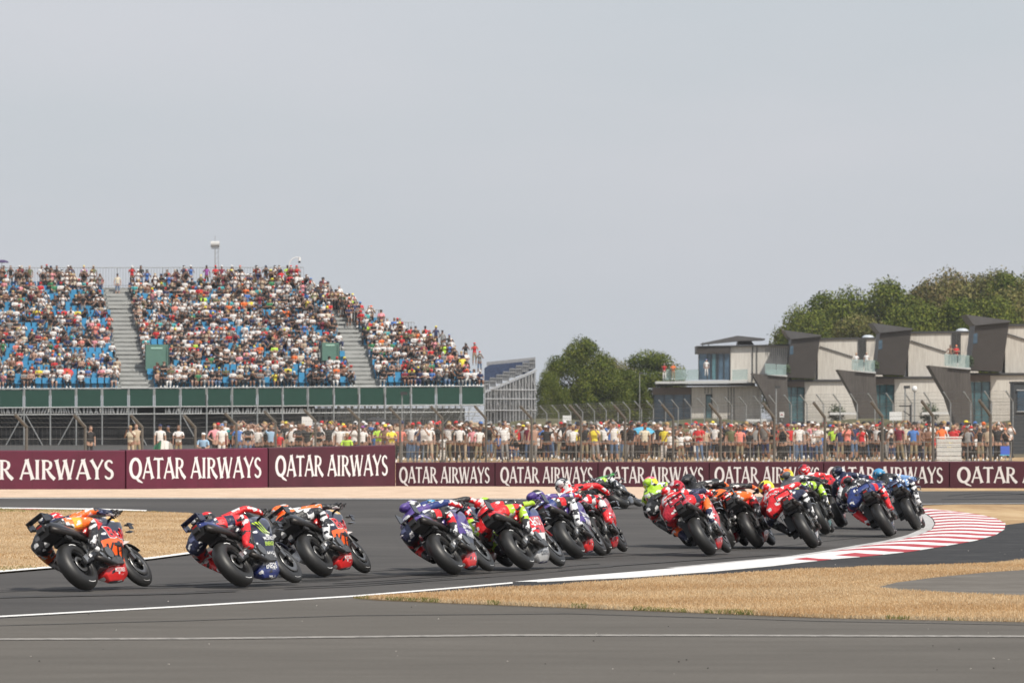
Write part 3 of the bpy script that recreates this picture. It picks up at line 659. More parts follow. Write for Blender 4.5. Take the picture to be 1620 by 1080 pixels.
def villa(px, D, label, sky_label, bush_label, lowbush, seed, wide=900):
    k = 59.4; base = P(px, 700, D); base.z = 0; R = empty('villa', base, label, 'house', 'modern houses overlooking the track')
    Z = lambda p: [((x-400)/k, (1058-y)/k) for x, y in p]
    def pr(name, poly, y0, y1, m, parent=R, **kw):
        mb = MB(); mb.prism(Z(poly), y0, y1); return mb.build(name, m, parent, **kw)
    pr('wall', [(412, 716), (wide, 716), (wide, 1058), (412, 1058)], 0, 7, CLAD)
    pr('wall', [(500, 458), (wide, 452), (wide, 703), (500, 703)], 1.6, 8, CLAD)
    pr('roof_edge', [(470, 446), (wide, 441), (wide, 452), (470, 457.5)], 1.45, 8.1, TRIM)
    pr('floor_edge', [(300, 702), (wide, 702), (wide, 714), (300, 714)], -.25, 7.5, TRIM)
    sl = MB()
    for i in range(6): sl.prism(Z([(750+i*9, 457), (754+i*9, 457), (754+i*9, 612), (750+i*9, 612)]), 1.45, 1.58)
    sl.build('slatted_screen', DARKIN, R)
    tw = pr('tower', [(330, 452), (508, 436), (471, 696), (304, 689)], -1.0, 5, BRONZE)
    pr('window', [(322, 500), (341, 495), (341, 548), (318, 550)], -1.04, -.9, GLASS, tw)
    mb = MB(); q = Z([(283, 399), (512, 430), (512, 438), (330, 456), (312, 442)]); mb.prism(q, -1.3, 5.2); mb.build('tower_roof', ROOFG, R)
    mb = MB(); mb.prism(Z([(86, 664), (302, 688), (302, 742), (308, 800), (318, 935), (318, 1058), (255, 1058), (180, 830)]), -1.7, 2.5); mb.build('screen_wall', FUNNEL, R)
    pr('fascia', [(303, 714.5), (413, 714.5), (413, 748), (303, 748)], -.2, .5, BAND)
    wn = pr('window', [(303, 749), (411, 749), (411, 1058), (318, 1058)], .12, .3, GLASST)
    for x in (330, 368): pr('mullion', [(x, 749), (x+4, 749), (x+4, 1058), (x, 1058)], .05, .11, DARKIN, wn)
    pr('window_frame', [(410, 749), (415, 749), (415, 1058), (410, 1058)], -.03, .3, DARKIN, wn)
    pr('balcony_deck', [(190, 674), (302, 676), (302, 686), (190, 676)], -1.9, 1.5, DECK)
    b2 = MB()
    for xo in (0, 545):
        pass
    pr('balustrade', [(165, 604), (232, 608), (232, 674), (165, 664)], -1.85, -1.82, BALG)
    pr('balustrade', [(236, 608), (296, 612), (296, 676), (236, 674)], -1.85, -1.82, BALG)
    mb = MB(); a = Z([(512, 497), (716, 562)]); mb.tube([(a[0][0], 1.5, a[0][1]), (a[1][0], 1.5, a[1][1])], .06, 5); mb.build('diagonal_bar', TRIM, R)  # thin dark bar along the diagonal edge on the cladding
    mb = MB(); mb.prism(Z([(560, 905), (752, 903), (752, 917), (560, 919)]), -2.6, -.6); mb.build('terrace_canopy', mat('white_canvas', (.70, .70, .69), .7), R)
    # skylight on the flat roof
    c = Vector((px*0, 0, 0)); x, z = Z([(815, 443)])[0]
    mb = MB(); mb.ell((0, 0, 0), (.66, .66, .36), 14, 8); mb.v = [(a, b, max(-.03, e)) for a, b, e in mb.v]; mb.v = [(a+x, b+3.0, e+z-.05) for a, b, e in mb.v]
    mb.build('skylight', mat('skylight_dome', (.50, .54, .58), .25), R, smooth=True)
    mb = MB(); a = Z([(855, 450), (830, 560)]); mb.tube([(a[0][0], 1.3, a[0][1]), (a[1][0], 1.3, a[1][1])], .03, 4); mb.build('cable', GALV, R)
    x, z = Z([(290, 674)])[0]; bush('balcony_shrub', base+Vector((x+.15, -1.4, z)), (.42, .35, .55), 260, bush_label, seed, 'dark shrubs in balcony planters')
    x, z = Z([(605, 935)])[0]; bush('garden_shrub', base+Vector((x, -1.6, z-.9)), (.95, .6, 1.2), 500, lowbush, seed+50, 'shrubs on the house terraces')
    return R
villa(1269.4, 589, 'grey villa farthest back, its bronze tower just right of the flat canopy roof', '', 'small dark shrub on the balcony of the farthest-back tower house', 'terrace shrub under the farthest-back tower house', 21)
villa(1411, 545, 'middle of the three bronze-towered villas, pale timber walls', '', 'small dark shrub on the balcony of the middle tower house', 'terrace shrub behind the basketball-style hoop frame, below the middle tower', 22)
villa(1562.5, 501, 'nearest and tallest bronze-towered villa, cut by the right edge', '', 'dark shrub beside the two red-clad people on the right balcony', 'shrub below the nearest bronze tower at the right edge', 23, wide=1100)
# pavilion at the left end of the row
D_ = 592; k_ = 4.91*F/D_; b_ = P(1240, 700, D_); b_.z = 0; gy = (HY+F*H/D_-480)*4.91
PV = empty('pavilion', b_, 'pale two-storey end house with flat canopy roof and glass-railed terrace', 'house', 'modern houses overlooking the track')
Zp = lambda p: [((x-1080)/k_, (gy-y)/k_) for x, y in p]
def pp(name, poly, y0, y1, m, parent=PV, **kw):
    mb = MB(); mb.prism(Zp(poly), y0, y1); return mb.build(name, m, parent, **kw)
pp('wall', [(666, 336), (1135, 326), (1135, 604), (666, 626)], 0, 6, CLAD)
pp('fascia', [(402, 340), (666, 330), (666, 388), (402, 390)], -.3, 5.5, BRONZE)
w1 = pp('window', [(416, 390), (666, 388), (666, 592), (416, 592)], .1, .3, GLASS)
for x in (416, 484, 512, 552, 566, 612, 660): pp('mullion', [(x, 390), (x+7, 390), (x+7, 592), (x, 592)], 0, .09, DARKIN, w1)
pp('window', [(524, 392), (552, 392), (552, 590), (524, 590)], .04, .09, GLASST, w1)
pp('roof_edge', [(402, 330), (1135, 316), (1135, 325), (402, 338)], -.4, 6.2, TRIM)
mb = MB(); q = Zp([(445, 308), (720, 250), (932, 272), (932, 284), (720, 292), (445, 318)]); mb.prism(q, -.6, 5); mb.build('canopy_roof', ROOFG, PV)
pp('roof_box', [(728, 294), (830, 290), (850, 318), (728, 320)], .5, 3, BRONZE)
for x in (448, 492, 712): pp('roof_strut', [(x, 300), (x+6, 300), (x+6, 332), (x, 334)], 0, .1, TRIM)
pp('slatted_screen', [(834, 336), (840, 336), (840, 600), (834, 600)], -.12, -.02, DARKIN); pp('slatted_screen', [(868, 336), (873, 336), (873, 600), (868, 600)], -.12, -.02, DARKIN)
for x in np.arange(940, 1130, 15): pp('cladding_gap', [(x, 340), (x+3, 340), (x+3, 340+60+((x*7) % 90)), (x, 340+50)], -.05, -.01, TRIM)
pp('terrace_slab', [(78, 606), (790, 596), (790, 618), (78, 624)], -3.5, 0, DECK)
pp('terrace_underside', [(90, 628), (850, 620), (850, 640), (90, 640)], -2.6, 0, TRIM)
for x0, x1 in ((136, 225), (228, 318), (321, 410), (668, 790), (935, 1105)): pp('balustrade', [(x0, 516), (x1, 512), (x1, 592), (x0, 598)], -3.3, -3.27, BALG)
pp('fascia', [(60, 652), (360, 646), (360, 706), (60, 708)], -1.6, 0, BAND)
w2 = pp('window', [(66, 708), (360, 706), (360, gy), (66, gy)], -1.1, -.9, GLASS)
for x in (66, 146, 220, 296, 354): pp('mullion', [(x, 707), (x+6, 707), (x+6, gy), (x, gy)], -1.2, -1.11, DARKIN, w2)
pp('wall', [(361, 646), (900, 640), (900, gy), (361, gy)], -1.7, 0, CLAD)
dr = pp('door', [(468, 706), (520, 704), (520, gy), (468, gy)], -1.76, -1.66, DARKIN); pp('pane', [(474, 716), (510, 714), (510, 900), (474, 900)], -1.79, -1.765, GLASST, dr)
for x in (462, 486, 512, 642, 664, 686): pp('slatted_screen', [(x, 652), (x+4, 652), (x+4, 700 if x < 520 else gy), (x, 700 if x < 520 else gy)], -1.78, -1.71, DARKIN)
pp('step', [(770, 898), (975, 896), (975, 918), (770, 920)], -4.2, -2.5, mat('white_canvas', (.7, .7, .69)))
bush('balcony_shrub', b_+Vector(((1098-1080)/k_, -2.9, (gy-596)/k_)), (.55, .4, .75), 300, 'dark shrub on the terrace left of the farthest-back tower', 77, 'dark shrubs in balcony planters')
# dark kiosk at the right edge
kb_ = P(1625, 700, 320); kb_.z = 0; KI_ = empty('kiosk', kb_, 'dark grey service kiosk at the right edge behind the fences', 'kiosk'); mb = MB(); mb.box((0, 1.2, 2.0), (1.5, 2.4, 4.0)); mb.build('wall', mat('kiosk_grey', (.055, .06, .065), .6, var=.1), KI_)
mb = MB(); mb.box((0, 1.2, 4.04), (1.6, 2.5, .1)); mb.build('roof', TRIM, KI_); mb = MB(); mb.box((-.15, -.03, 3.0), (.8, .05, 1.2)); wk = mb.build('window', GLASS, KI_)
mb = MB(); mb.box((-.15, -.07, 2.4), (.9, .04, .06)); mb.box((-.15, -.07, 3.6), (.9, .04, .06)); mb.build('window_frame', mat('pale_frame', (.4, .4, .4)), wk)
# dim grass bank and dark hedge masses in front of the houses
bk = MB(); xs = np.linspace(-10, 60, 60); prof = [(-6, 0), (-2, .9), (3, 1.35), (10, 1.4), (20, 0)]; vs = []
for x in xs:
    hh = 1+.15*math.sin(x*.5)
    for dy, z in prof: vs.append((x, 452+dy-max(0, x-15)*.9, z*hh*1.25-.01))
n_ = len(prof); bk.add(vs, [(i*n_+j, (i+1)*n_+j, (i+1)*n_+j+1, i*n_+j+1) for i in range(len(xs)-1) for j in range(n_-1)])
bk.build('bank_terrain', layered('rough_bank_grass', [(.35, (.05, .055, .022)), (.5, (.10, .095, .045)), (.65, (.20, .165, .09))], (.5, 2.5, 12), bump=.5), smooth=True, kind='structure')

# ------------------------------------------------------------ trees
BARK = mat('bark', (.09, .07, .05), .9, var=.3, scale=5)
LEAVES = {
 'oak': [mat('oak_leaf_dark', (.036, .054, .010), .9, spec=.1), mat('oak_leaf_mid', (.080, .106, .016), .85, spec=.12), mat('oak_leaf_light', (.15, .168, .030), .85, spec=.12)],
 'dry': [mat('dry_leaf_dark', (.065, .072, .022), .9, spec=.1), mat('dry_leaf_mid', (.125, .13, .04), .85, spec=.12), mat('dry_leaf_light', (.20, .175, .065), .85, spec=.12)],
 'rust': [mat('rust_leaf_dark', (.075, .068, .025), .9, spec=.1), mat('rust_leaf_mid', (.115, .112, .036), .85, spec=.12), mat('rust_leaf_light', (.20, .155, .07), .85, spec=.12)],
}
def tree_meshes(seed, h, w, n, leafs=.34, lobes=26, low=.12):
    rr = random.Random(seed); tb = MB()
    tb.tube([(0, 0, 0), (.05, 0, h*.18), (-.08, .05, h*.4), (.05, 0, h*.66), (0, 0, h*.88)], [.035*h, .028*h, .021*h, .011*h, .003*h], 8)
    L_ = []
    for i in range(lobes):
        t = rr.uniform(low, 1)**.85; env = math.sqrt(max(.05, 1-((t-.42)/.66)**2)); a = rr.uniform(0, 6.28); q = rr.uniform(.35, 1)**.6
        rad = rr.uniform(.16, .26)*w*.5*1.15; x = math.cos(a)*(w/2*env-rad*.5)*q; y = math.sin(a)*(w/2*env-rad*.5)*q; z = h*(.14+.80*t)-rad*.4
        L_.append((Vector((x, y, z)), rad)); 
        if i % 2 == 0: tb.tube([(0, 0, max(.15*h, z*.55)), (x*.5, y*.5, z*.82), (x, y, z)], [.012*h, .007*h, .002*h], 5)
    V = []; Fc = []; M = []
    for i in range(n):
        c, rad = rr.choice(L_); d = Vector((rr.gauss(0, 1), rr.gauss(0, 1), rr.gauss(0, 1)+.15)).normalized(); p = c+d*rad*rr.choice((rr.uniform(.6, 1.08), rr.uniform(.6, 1.08), rr.uniform(.9, 1.3)))
        p.z = max(p.z, .25+rr.random()*.8)
        nrm = (d+Vector((rr.gauss(0, .55), rr.gauss(0, .55), rr.gauss(0, .55)))).normalized(); u = nrm.orthogonal().normalized(); u = Quaternion(nrm, rr.uniform(0, 6.28)) @ u; v = nrm.cross(u); s = leafs*rr.uniform(.5, 1.15)
        o = len(V); V += [tuple(p-u*s*.5), tuple(p-v*s*.33+nrm*s*.06), tuple(p+u*s*.5), tuple(p+v*s*.33+nrm*s*.06)]; Fc.append((o, o+1, o+2, o+3))
        k = hash((round(c.x*7), round(c.z*5))) % 5; r_ = rr.random()
        M.append(1 if r_ < .5 else 2 if r_ < .5+(.10+.09*k) else 0)
    me = bpy.data.meshes.new('crown'); me.from_pydata(V, [], Fc); me.polygons.foreach_set('material_index', M)
    for _ in range(3): me.materials.append(None)
    return tb.mesh('trunk', [BARK], True), me
TV = [tree_meshes(31, 10, 8.6, 34000, .22, 44), tree_meshes(32, 10, 10.5, 36000, .23, 52), tree_meshes(33, 10, 7.5, 32000, .21, 40)]
def tree(px, D, top, width_px, var, kind, label, rz=0, group=None, name='oak_tree', zb=0):
    c = P(px, 700, D); c.z = zb; h = H-(top-HY)*D/F-zb; wm = width_px*D/F*(2.15 if D > 630 and px > 1200 else 1.3); base_w = (8.6, 10.5, 7.5)[var]
    root = empty(name, c, label, 'tree', group, rz); sx = wm/base_w; sz = h/9.9; root.scale = (1, 1, 1)
    tk, cr_ = TV[var]
    for nm, me in (('trunk', tk), ('crown', cr_)):
        o = link(nm, me, root); o.scale = (sx, sx, sz)
        if nm == 'crown':
            for i, m in enumerate(LEAVES[kind]): o.material_slots[i].link = 'OBJECT'; o.material_slots[i].material = m
    return root
g1 = 'trees in the gap between the scaffold stand and the houses'
tree(918, 600, 536, 96, 0, 'oak', 'tallest round oak left of the gap trees, beside the scaffold stand', .3, g1)
tree(872, 590, 588, 52, 1, 'oak', 'low bushy tree leaning over the scaffold stand\'s right end', 1.3, g1)
tree(970, 640, 566, 100, 1, 'dry', 'shorter olive-toned tree between two taller oaks', 2.1, g1)
tree(1016, 612, 556, 112, 2, 'oak', 'broad oak touching the two people on the terrace', .9, g1)
tree(985, 606, 584, 80, 0, 'oak', 'dark middle-height tree filling the dip left of the broad oak', 2.2, g1)
tree(948, 600, 592, 100, 1, 'oak', 'low shrubby tree under the gap between the oaks', 2.6, g1)
g2 = 'trees of the wood behind the houses'
wood = [(1248, 690, 519, 50, 0, 'oak', 'smallest dark tree at the left tip of the wood, by the first tower'), (1284, 670, 490, 76, 1, 'oak', 'green tree rising above the first bronze tower'),
 (1262, 720, 506, 50, 2, 'rust', 'thin rusty tree behind the first bronze tower'), (1330, 690, 463, 92, 0, 'oak', 'dark green tree on the wood\'s left slope, between first and middle towers'),
 (1384, 680, 449, 100, 1, 'oak', 'big round green tree above the middle bronze tower'), (1350, 640, 500, 70, 2, 'dry', 'lighter low tree in front of the wood, left of the middle tower'),
 (1432, 700, 462, 80, 2, 'dry', 'yellowish tree in the dip right of the round green one'), (1478, 690, 446, 82, 0, 'rust', 'russet tree on the shoulder of the wood above the pale middle wall'),
 (1440, 640, 484, 88, 1, 'oak', 'dark shrubby tree directly behind the middle villa\'s roofline'), (1505, 640, 474, 78, 0, 'oak', 'very dark round tree just left of the nearest tower'),
 (1524, 700, 434, 86, 1, 'rust', 'tall brownish tree at the top of the wood, with bare twigs'), (1566, 690, 430, 90, 2, 'dry', 'tall olive tree above the nearest bronze tower'),
 (1560, 640, 474, 84, 1, 'oak', 'green tree whose crown meets the nearest tower roof'), (1606, 680, 432, 84, 0, 'oak', 'green tree at the right edge topping the wood'), (1648, 650, 448, 110, 1, 'dry', 'light olive tree cut by the right edge')]
for i, a in enumerate(wood): tree(*a[:6], a[6], i*1.37, g2, 'woodland_tree')

# ------------------------------------------------------------ bits around the crowd
WH = MATS['white_enamel']
def put(o): return center(o)
b = P(1501, 728, 250); b.z = 0; r_ = empty('water_barrier', b, 'white ribbed plastic blocks stacked head-high at the crowd\'s right end', 'barrier block'); mb = MB()
for i in range(6): mb.box((0, 0, .10+i*.19), (1.05+.03*(i % 2), .6, .165))
mb.build('block', mat('dirty_white_plastic', (.56, .57, .56), .5, var=.1), r_)
mb = MB(); mb.box((0, 0, 1.20), (1.15, .66, .05)); mb.build('lid', WH, r_)
def signboard(px, py, D, w_, h_, label, name='sign'):
    c = P(px, py, D); root = empty(name, (c.x, c.y, 0), label, 'sign'); mb = MB(); mb.tube([(0, .05, 0), (0, .05, c.z+h_/2)], .03, 5); mb.build('post', GALV, root)
    mb = MB(); mb.box((0, 0, c.z), (w_, .04, h_)); mb.build('board', WH, root); return root, c
signboard(1417, 658, 330, .72, .5, 'white board on a post behind the crowd, beside a dark frame')
s1_, c1_ = signboard(1237, 655.5, 400, .32, .38, 'small white notice on the fence behind the crowd'); mb = MB(); mb.box((0, -.03, c1_.z), (.16, .02, .06)); mb.build('symbol', RED, s1_)
signboard(486, 666, 262, .50, .42, 'white board on a pole amid the crowd below the grandstand')
signboard(897, 661, 330, .5, .3, 'pale control box and sign behind the crowd, in front of the oaks')
c = P(1432, 700, 325); fr_ = empty('gantry', (c.x, c.y, 0), 'dark angular frame holding a cross arm behind the crowd', 'frame'); mb = MB()
mb.box((.3, 0, 1.4), (.1, .1, 2.8)); mb.box((0, 0, 2.72), (.7, .08, .08)); mb.box((.1, 0, 2.3), (.5, .05, .05), 0, Matrix.Rotation(.6, 3, 'Y')); mb.build('frame', TRIM, fr_)
for px, py, D, lab, tp in ((1228, 612, 395, 'slim floodlight pole in front of the brown slatted screen', 0), (1447, 615, 330, 'camera pole with white cap in front of the middle villa', 1), (1432, 612, 331, 'short dark lamp pole left of the white-capped camera pole', 0), (1012, 590, 500, 'slender grey pole in front of the broad oak', 2), (636, 622, 300, 'grey pole with short hooked lamp before the green panels', 2)):
    t = P(px, py, D); root = empty('lamp_pole', (t.x, t.y, 0), lab, 'pole'); mb = MB(); mb.tube([(0, 0, 0), (0, 0, t.z)], .05 if tp < 2 else .035, 6); mb.build('pole', GALV, root)
    mb = MB()
    if tp == 1: mb.ell((0, 0, t.z), (.16, .16, .2), 8, 6)
    else: mb.box((.1, 0, t.z), (.36, .22, .16))
    mb.build('lamp_head', WH if tp == 1 else TRIM, root)
def umbrella(px, py, D, r, hgt, m, label, tilt=0, rz=0, zbase=None, ribs=8):
    c = P(px, py, D); root = empty('umbrella', (c.x, c.y, c.z-hgt), label, 'umbrella'); mb = MB(); mb.tube([(0, 0, 0), (0, 0, hgt)], .012, 5); mb.build('pole', TRIM, root)
    loops = []; n = ribs*2
    for j in range(5):
        t = j/4; rad = r*math.sin(t*1.35)/math.sin(1.35)+.01; z = hgt-r*.42*(1-math.cos(t*1.35))/(1-math.cos(1.35))
        loops.append([((rad*(1 if k % 2 == 0 else .95))*math.cos(2*math.pi*k/n), (rad*(1 if k % 2 == 0 else .95))*math.sin(2*math.pi*k/n), z+(0 if k % 2 == 0 else .02*t)) for k in range(n)])
    mb = MB(); mb.loft(loops, 0, False, (lambda c: 0 if int((math.atan2(c.y, c.x)+math.pi)/(2*math.pi)*ribs) % 2 == 0 else len(m)-1) ); mb.v2 = None
    o = mb.build('canopy', m, root); root.rotation_euler = (tilt, 0, rz); return root
UB = mat('black_umbrella_cloth', (.02, .02, .024), .7); UBL = mat('blue_umbrella_cloth', (.10, .42, .62), .7); UR = mat('red_umbrella_cloth', (.50, .02, .03), .7); UN = mat('navy_umbrella_cloth', (.015, .03, .10), .7); UP = mat('purple_umbrella_cloth', (.05, .03, .10), .7)
umbrella(596, 660, 270, .50, .8, [UB], 'open black umbrella held over the crowd near the tall barriers\' right end')
umbrella(622, 664, 272, .42, .8, [UB], 'smaller black umbrella just right of the other, over the crowd')
umbrella(1017, 675, 268, .55, .8, [UBL], 'open light blue umbrella over the fence crowd', tilt=.2)
s_ = st(s_at(4, 24), 24, 0, False); umbrella(3, 411, s_.y+.3, .55, 1.2, [UP], 'dark purple umbrella on the stand\'s top row at the left edge')
s_ = st(s_at(106, 2), 2, 0, False); umbrella(106, 583, s_.y-.1, .52, .7, [UR, mat('rust_umbrella_cloth', (.40, .06, .04), .7)], 'red patterned umbrella among the lower seats of the left block', tilt=.75)
s_ = st(s_at(346, 2), 2, 0, False); umbrella(346, 596, s_.y-.1, .42, .7, [UN], 'navy umbrella among the lower seats of the middle block', tilt=.9, rz=.5)
ch = P(1589, 726, 250); ch.z = 0; root = empty('camping_chair', ch, 'blue folding chair at the right end of the crowd', 'chair'); mb = MB(); mb.box((0, 0, .42), (.42, .4, .04)); mb.build('seat', UBL, root); mb = MB(); mb.box((.05, .22, .62), (.40, .04, .38), 0, Matrix.Rotation(-.3, 3, 'X')); mb.build('backrest', mat('royal_blue_cloth', (.03, .08, .40)), root)
for x in (-.22, .22): mb = MB(); mb.tube([(x, -.2, 0), (x, .2, .45)], .015, 4); mb.tube([(x, .2, 0), (x, -.2, .45)], .015, 4); mb.build('leg', GALV, root)
ch = P(262, 712, 258); root = empty('folded_cloth', (ch.x-.15, ch.y, 0), 'green and white cloth held low behind the tall barrier', 'cloth'); mb = MB()
pts = [(-.55+.11*i, .06*math.sin(i*1.7), .2) for i in range(11)]; mb.add([p for p in pts]+[(p[0]*.75+.05, p[1]+.12*math.sin(p[0]*9), .75+.28*math.sin((p[0]+.6)*2.4)) for p in pts], [(i, i+1, i+12, i+11) for i in range(10)]); mb.m = [0 if i > 3 else 1 for i in range(10)]
mb.build('cloth', [WH, mat('green_cloth', (.03, .16, .09))], root)
# ------------------------------------------------------------ skinned bodies
def skin_body(J, B, rootname, sub=1):
    names = list(J); idx = {n: i for i, n in enumerate(names)}
    me = bpy.data.meshes.new('sk'); me.from_pydata([J[n][0] for n in names], [(idx[a], idx[b]) for a, b in B], []); o = bpy.data.objects.new('sk', me); COL.objects.link(o)
    o.modifiers.new('s', 'SKIN').use_smooth_shade = True
    sv_ = me.skin_vertices[0].data
    for n in names:
        r = J[n][1]; sv_[idx[n]].radius = r if isinstance(r, tuple) else (r, r); sv_[idx[n]].use_root = (n == rootname)
    if sub: o.modifiers.new('u', 'SUBSURF').levels = sub
    dg = bpy.context.evaluated_depsgraph_get(); dg.update(); m = bpy.data.meshes.new_from_object(o.evaluated_get(dg))
    bpy.data.objects.remove(o); bpy.data.meshes.remove(me); m.materials.clear(); return m
def segd(p, a, b):
    ab = b-a; t = max(0, min(1, (p-a).dot(ab)/max(ab.length_squared, 1e-9))); return (p-a-ab*t).length, t
def tag_faces(me, J, B, slot):
    for f in me.polygons:
        best = None
        for bn in B:
            a, b = Vector(J[bn[0]][0]), Vector(J[bn[1]][0]); d, t = segd(f.center, a, b); ra = J[bn[0]][1]; ra = ra[0] if isinstance(ra, tuple) else ra; d -= ra*.5
            if best is None or d < best[0]: best = (d, t, bn)
        f.material_index = slot(best[2], best[1], f)
def append_mesh(me, mb):
    """add extra pieces to an evaluated body"""
    V = [v.co[:] for v in me.vertices]; Fc = [tuple(p.vertices) for p in me.polygons]; M = [p.material_index for p in me.polygons]; o = len(V)
    V += mb.v; Fc += [tuple(i+o for i in f) for f in mb.f]; M += mb.m
    n = bpy.data.meshes.new('body'); n.from_pydata(V, [], Fc); n.polygons.foreach_set('material_index', M); n.polygons.foreach_set('use_smooth', [True]*len(Fc)); n.update(); return n

# ------------------------------------------------------------ racing motorcycles (local frame: x forward, y left, z up, rear contact at origin)
RUB = mat('slick_rubber', (.016, .0155, .015), .48, var=.3, scale=5, spec=.55)
CARB = mat('carbon_black', (.014, .014, .015), .35, spec=.5)
MBLK = mat('matt_black', (.020, .020, .021), .6)
ALU = mat('machined_alloy', (.46, .46, .45), .3, .9)
ENG = mat('engine_metal', (.10, .10, .10), .45, .6, var=.5, scale=22)
GOLD = mat('gold_anodised', (.55, .38, .10), .3, .9)
TITAN = mat('burnt_titanium', (.040, .036, .034), .45, .7, var=.4, scale=9)
RIMM = mat('rim_dark', (.03, .03, .033), .35, .6)
DISCM = mat('brake_disc_steel', (.19, .19, .19), .35, .8)
PWH = mat('paint_white', (.74, .74, .74), .35, coat=.4)
MARK = mat('tyre_marking_white', (.7, .7, .7), .6)
SMOKE = mat('smoked_screen', (.02, .022, .025), .08, alpha=.75, spec=.7)
REDL = mat('rear_light_lens', (.35, .01, .01), .3)
def patterned(name, col, rough=.4, dens=.15, scale=(9, 14, 21), coat=0.0):
    """race leathers and paint broken up by small sponsor-like patches"""
    m = bpy.data.materials.new(name); m.use_nodes = True; n = m.node_tree; b = n.nodes['Principled BSDF']; b.inputs['Roughness'].default_value = rough; b.inputs['Coat Weight'].default_value = coat
    t = n.nodes.new('ShaderNodeTexCoord'); mp_ = n.nodes.new('ShaderNodeMapping'); mp_.inputs['Scale'].default_value = scale; mp_.inputs['Location'].default_value = (sum(col)*7, 0, 3*col[0]); n.links.new(t.outputs['Object'], mp_.inputs[0])
    x = n.nodes.new('ShaderNodeTexVoronoi'); x.distance = 'CHEBYCHEV'; x.inputs['Scale'].default_value = 1; n.links.new(mp_.outputs[0], x.inputs['Vector'])
    sp_ = n.nodes.new('ShaderNodeSeparateColor'); n.links.new(x.outputs['Color'], sp_.inputs[0])
    lum = sum(col)/3
    alt = (.02, .02, .03) if lum > .45 else (.66, .66, .66); alt2 = (.016, .016, .02) if lum > .06 else tuple(min(1, c*3+.05) for c in col)
    r = n.nodes.new('ShaderNodeValToRGB'); r.color_ramp.interpolation = 'CONSTANT'; e = r.color_ramp.elements
    e[0].position = 0; e[0].color = (*col, 1); e[1].position = 1-dens*1.6; e[1].color = (*alt2, 1); q = e.new(1-dens); q.color = (*alt, 1); q = e.new(.985); q.color = (*col, 1)
    n.links.new(sp_.outputs[0], r.inputs[0]); n.links.new(r.outputs[0], b.inputs['Base Color']); MATS[name] = m
    if not coat:
        y = n.nodes.new('ShaderNodeTexNoise'); y.inputs['Scale'].default_value = 16; y.inputs['Detail'].default_value = 3; bp = n.nodes.new('ShaderNodeBump'); bp.inputs['Strength'].default_value = .8; bp.inputs['Distance'].default_value = .03
        n.links.new(t.outputs['Object'], y.inputs['Vector']); n.links.new(y.outputs['Fac'], bp.inputs['Height']); n.links.new(bp.outputs[0], b.inputs['Normal'])
    return m
def pt(name, c, r=.28): return patterned('paint_'+name, c, r, .07, (13, 7, 26), .4) if name not in ('black', 'white', 'silver', 'grey') else mat('paint_'+name, c, r, coat=.5)
C = dict(black=pt('black', (.012, .012, .014)), navy=pt('navy', (.010, .012, .034)), blue=pt('blue', (.016, .028, .145)), orange=pt('orange', (.85, .115, .018)), ktmred=pt('signal_red', (.62, .022, .022)),
         red=pt('red', (.58, .014, .022)), crimson=pt('crimson', (.42, .012, .030)), purple=pt('purple', (.070, .040, .20)), violet=pt('violet', (.10, .065, .27)), white=PWH, lime=pt('lime', (.50, .72, .03)), yellow=pt('yellow', (.80, .62, .03)),
         amber=pt('amber', (.80, .42, .03)), silver=pt('silver', (.42, .42, .42)), teal=pt('teal', (.06, .42, .42)), sky=pt('sky_blue', (.14, .30, .66)), green=pt('green', (.05, .35, .08)), pink=pt('pink', (.80, .16, .22)), grey=pt('grey', (.16, .16, .17)))
def lathe_y(c, prof, n, mi=0, t0=0, t1=360, mb=None, closed=True):
    """prof: list of (y, r) around an axle parallel to y"""
    mb = mb or MB(); c = Vector(c); full = (t1-t0) >= 360; k = n if full else n+1; o = len(mb.v); m = len(prof)
    for i in range(k):
        a = math.radians(t0+(t1-t0)*i/n)
        for y, r in prof: mb.v.append((c.x+r*math.cos(a), c.y+y, c.z+r*math.sin(a)))
    for i in range(n):
        i2 = (i+1) % k if full else i+1
        for j in range(m if closed else m-1):
            j2 = (j+1) % m; mb.f.append((o+i*m+j, o+i*m+j2, o+i2*m+j2, o+i2*m+j)); mb.m.append(mi)
    return mb
CACHE = {}
def part(name, key, fn, mats, parent, smooth=True):
    kk = (name, key)
    if kk not in CACHE:
        CACHE[kk] = fn().mesh(name, mats, smooth)
    return link(name, CACHE[kk], parent)
def autosmooth(me, ang=40):
    pass
def tyre(R, Wd, h, rc, ax):
    prof = [(Wd/2*math.sin(t), rc+h*math.cos(t)) for t in np.radians(np.linspace(-112, 112, 17))]
    return lambda: lathe_y(ax, prof, 44)
def rim(R, wd, ax, spokes=5):
    def f():
        mb = lathe_y(ax, [(-wd/2, R), (-wd/2, R-.022), (-wd*.3, R-.035), (wd*.3, R-.035), (wd/2, R-.022), (wd/2, R)], 36)
        lathe_y(ax, [(-.045, .04), (-.045, .012), (.045, .012), (.045, .04)], 14, mb=mb)
        for i in range(spokes):
            for q in (-.16, .16):
                a = 2*math.pi*i/spokes+.2; c = Vector(ax); d0 = Vector((math.cos(a), 0, math.sin(a))); d1 = Vector((math.cos(a+q), 0, math.sin(a+q)))
                mb.tube([c+d0*.035, c+d1*(R-.03)], [.016, .011], 5)
        return mb
    return f
def disc(ax, y, r0, r1): return lambda: lathe_y((ax[0], ax[1]+y, ax[2]), [(-.0035, r0), (-.0035, r1), (.0035, r1), (.0035, r0)], 30)
AR = (0, 0, .33); AF = (1.44, 0, .30)
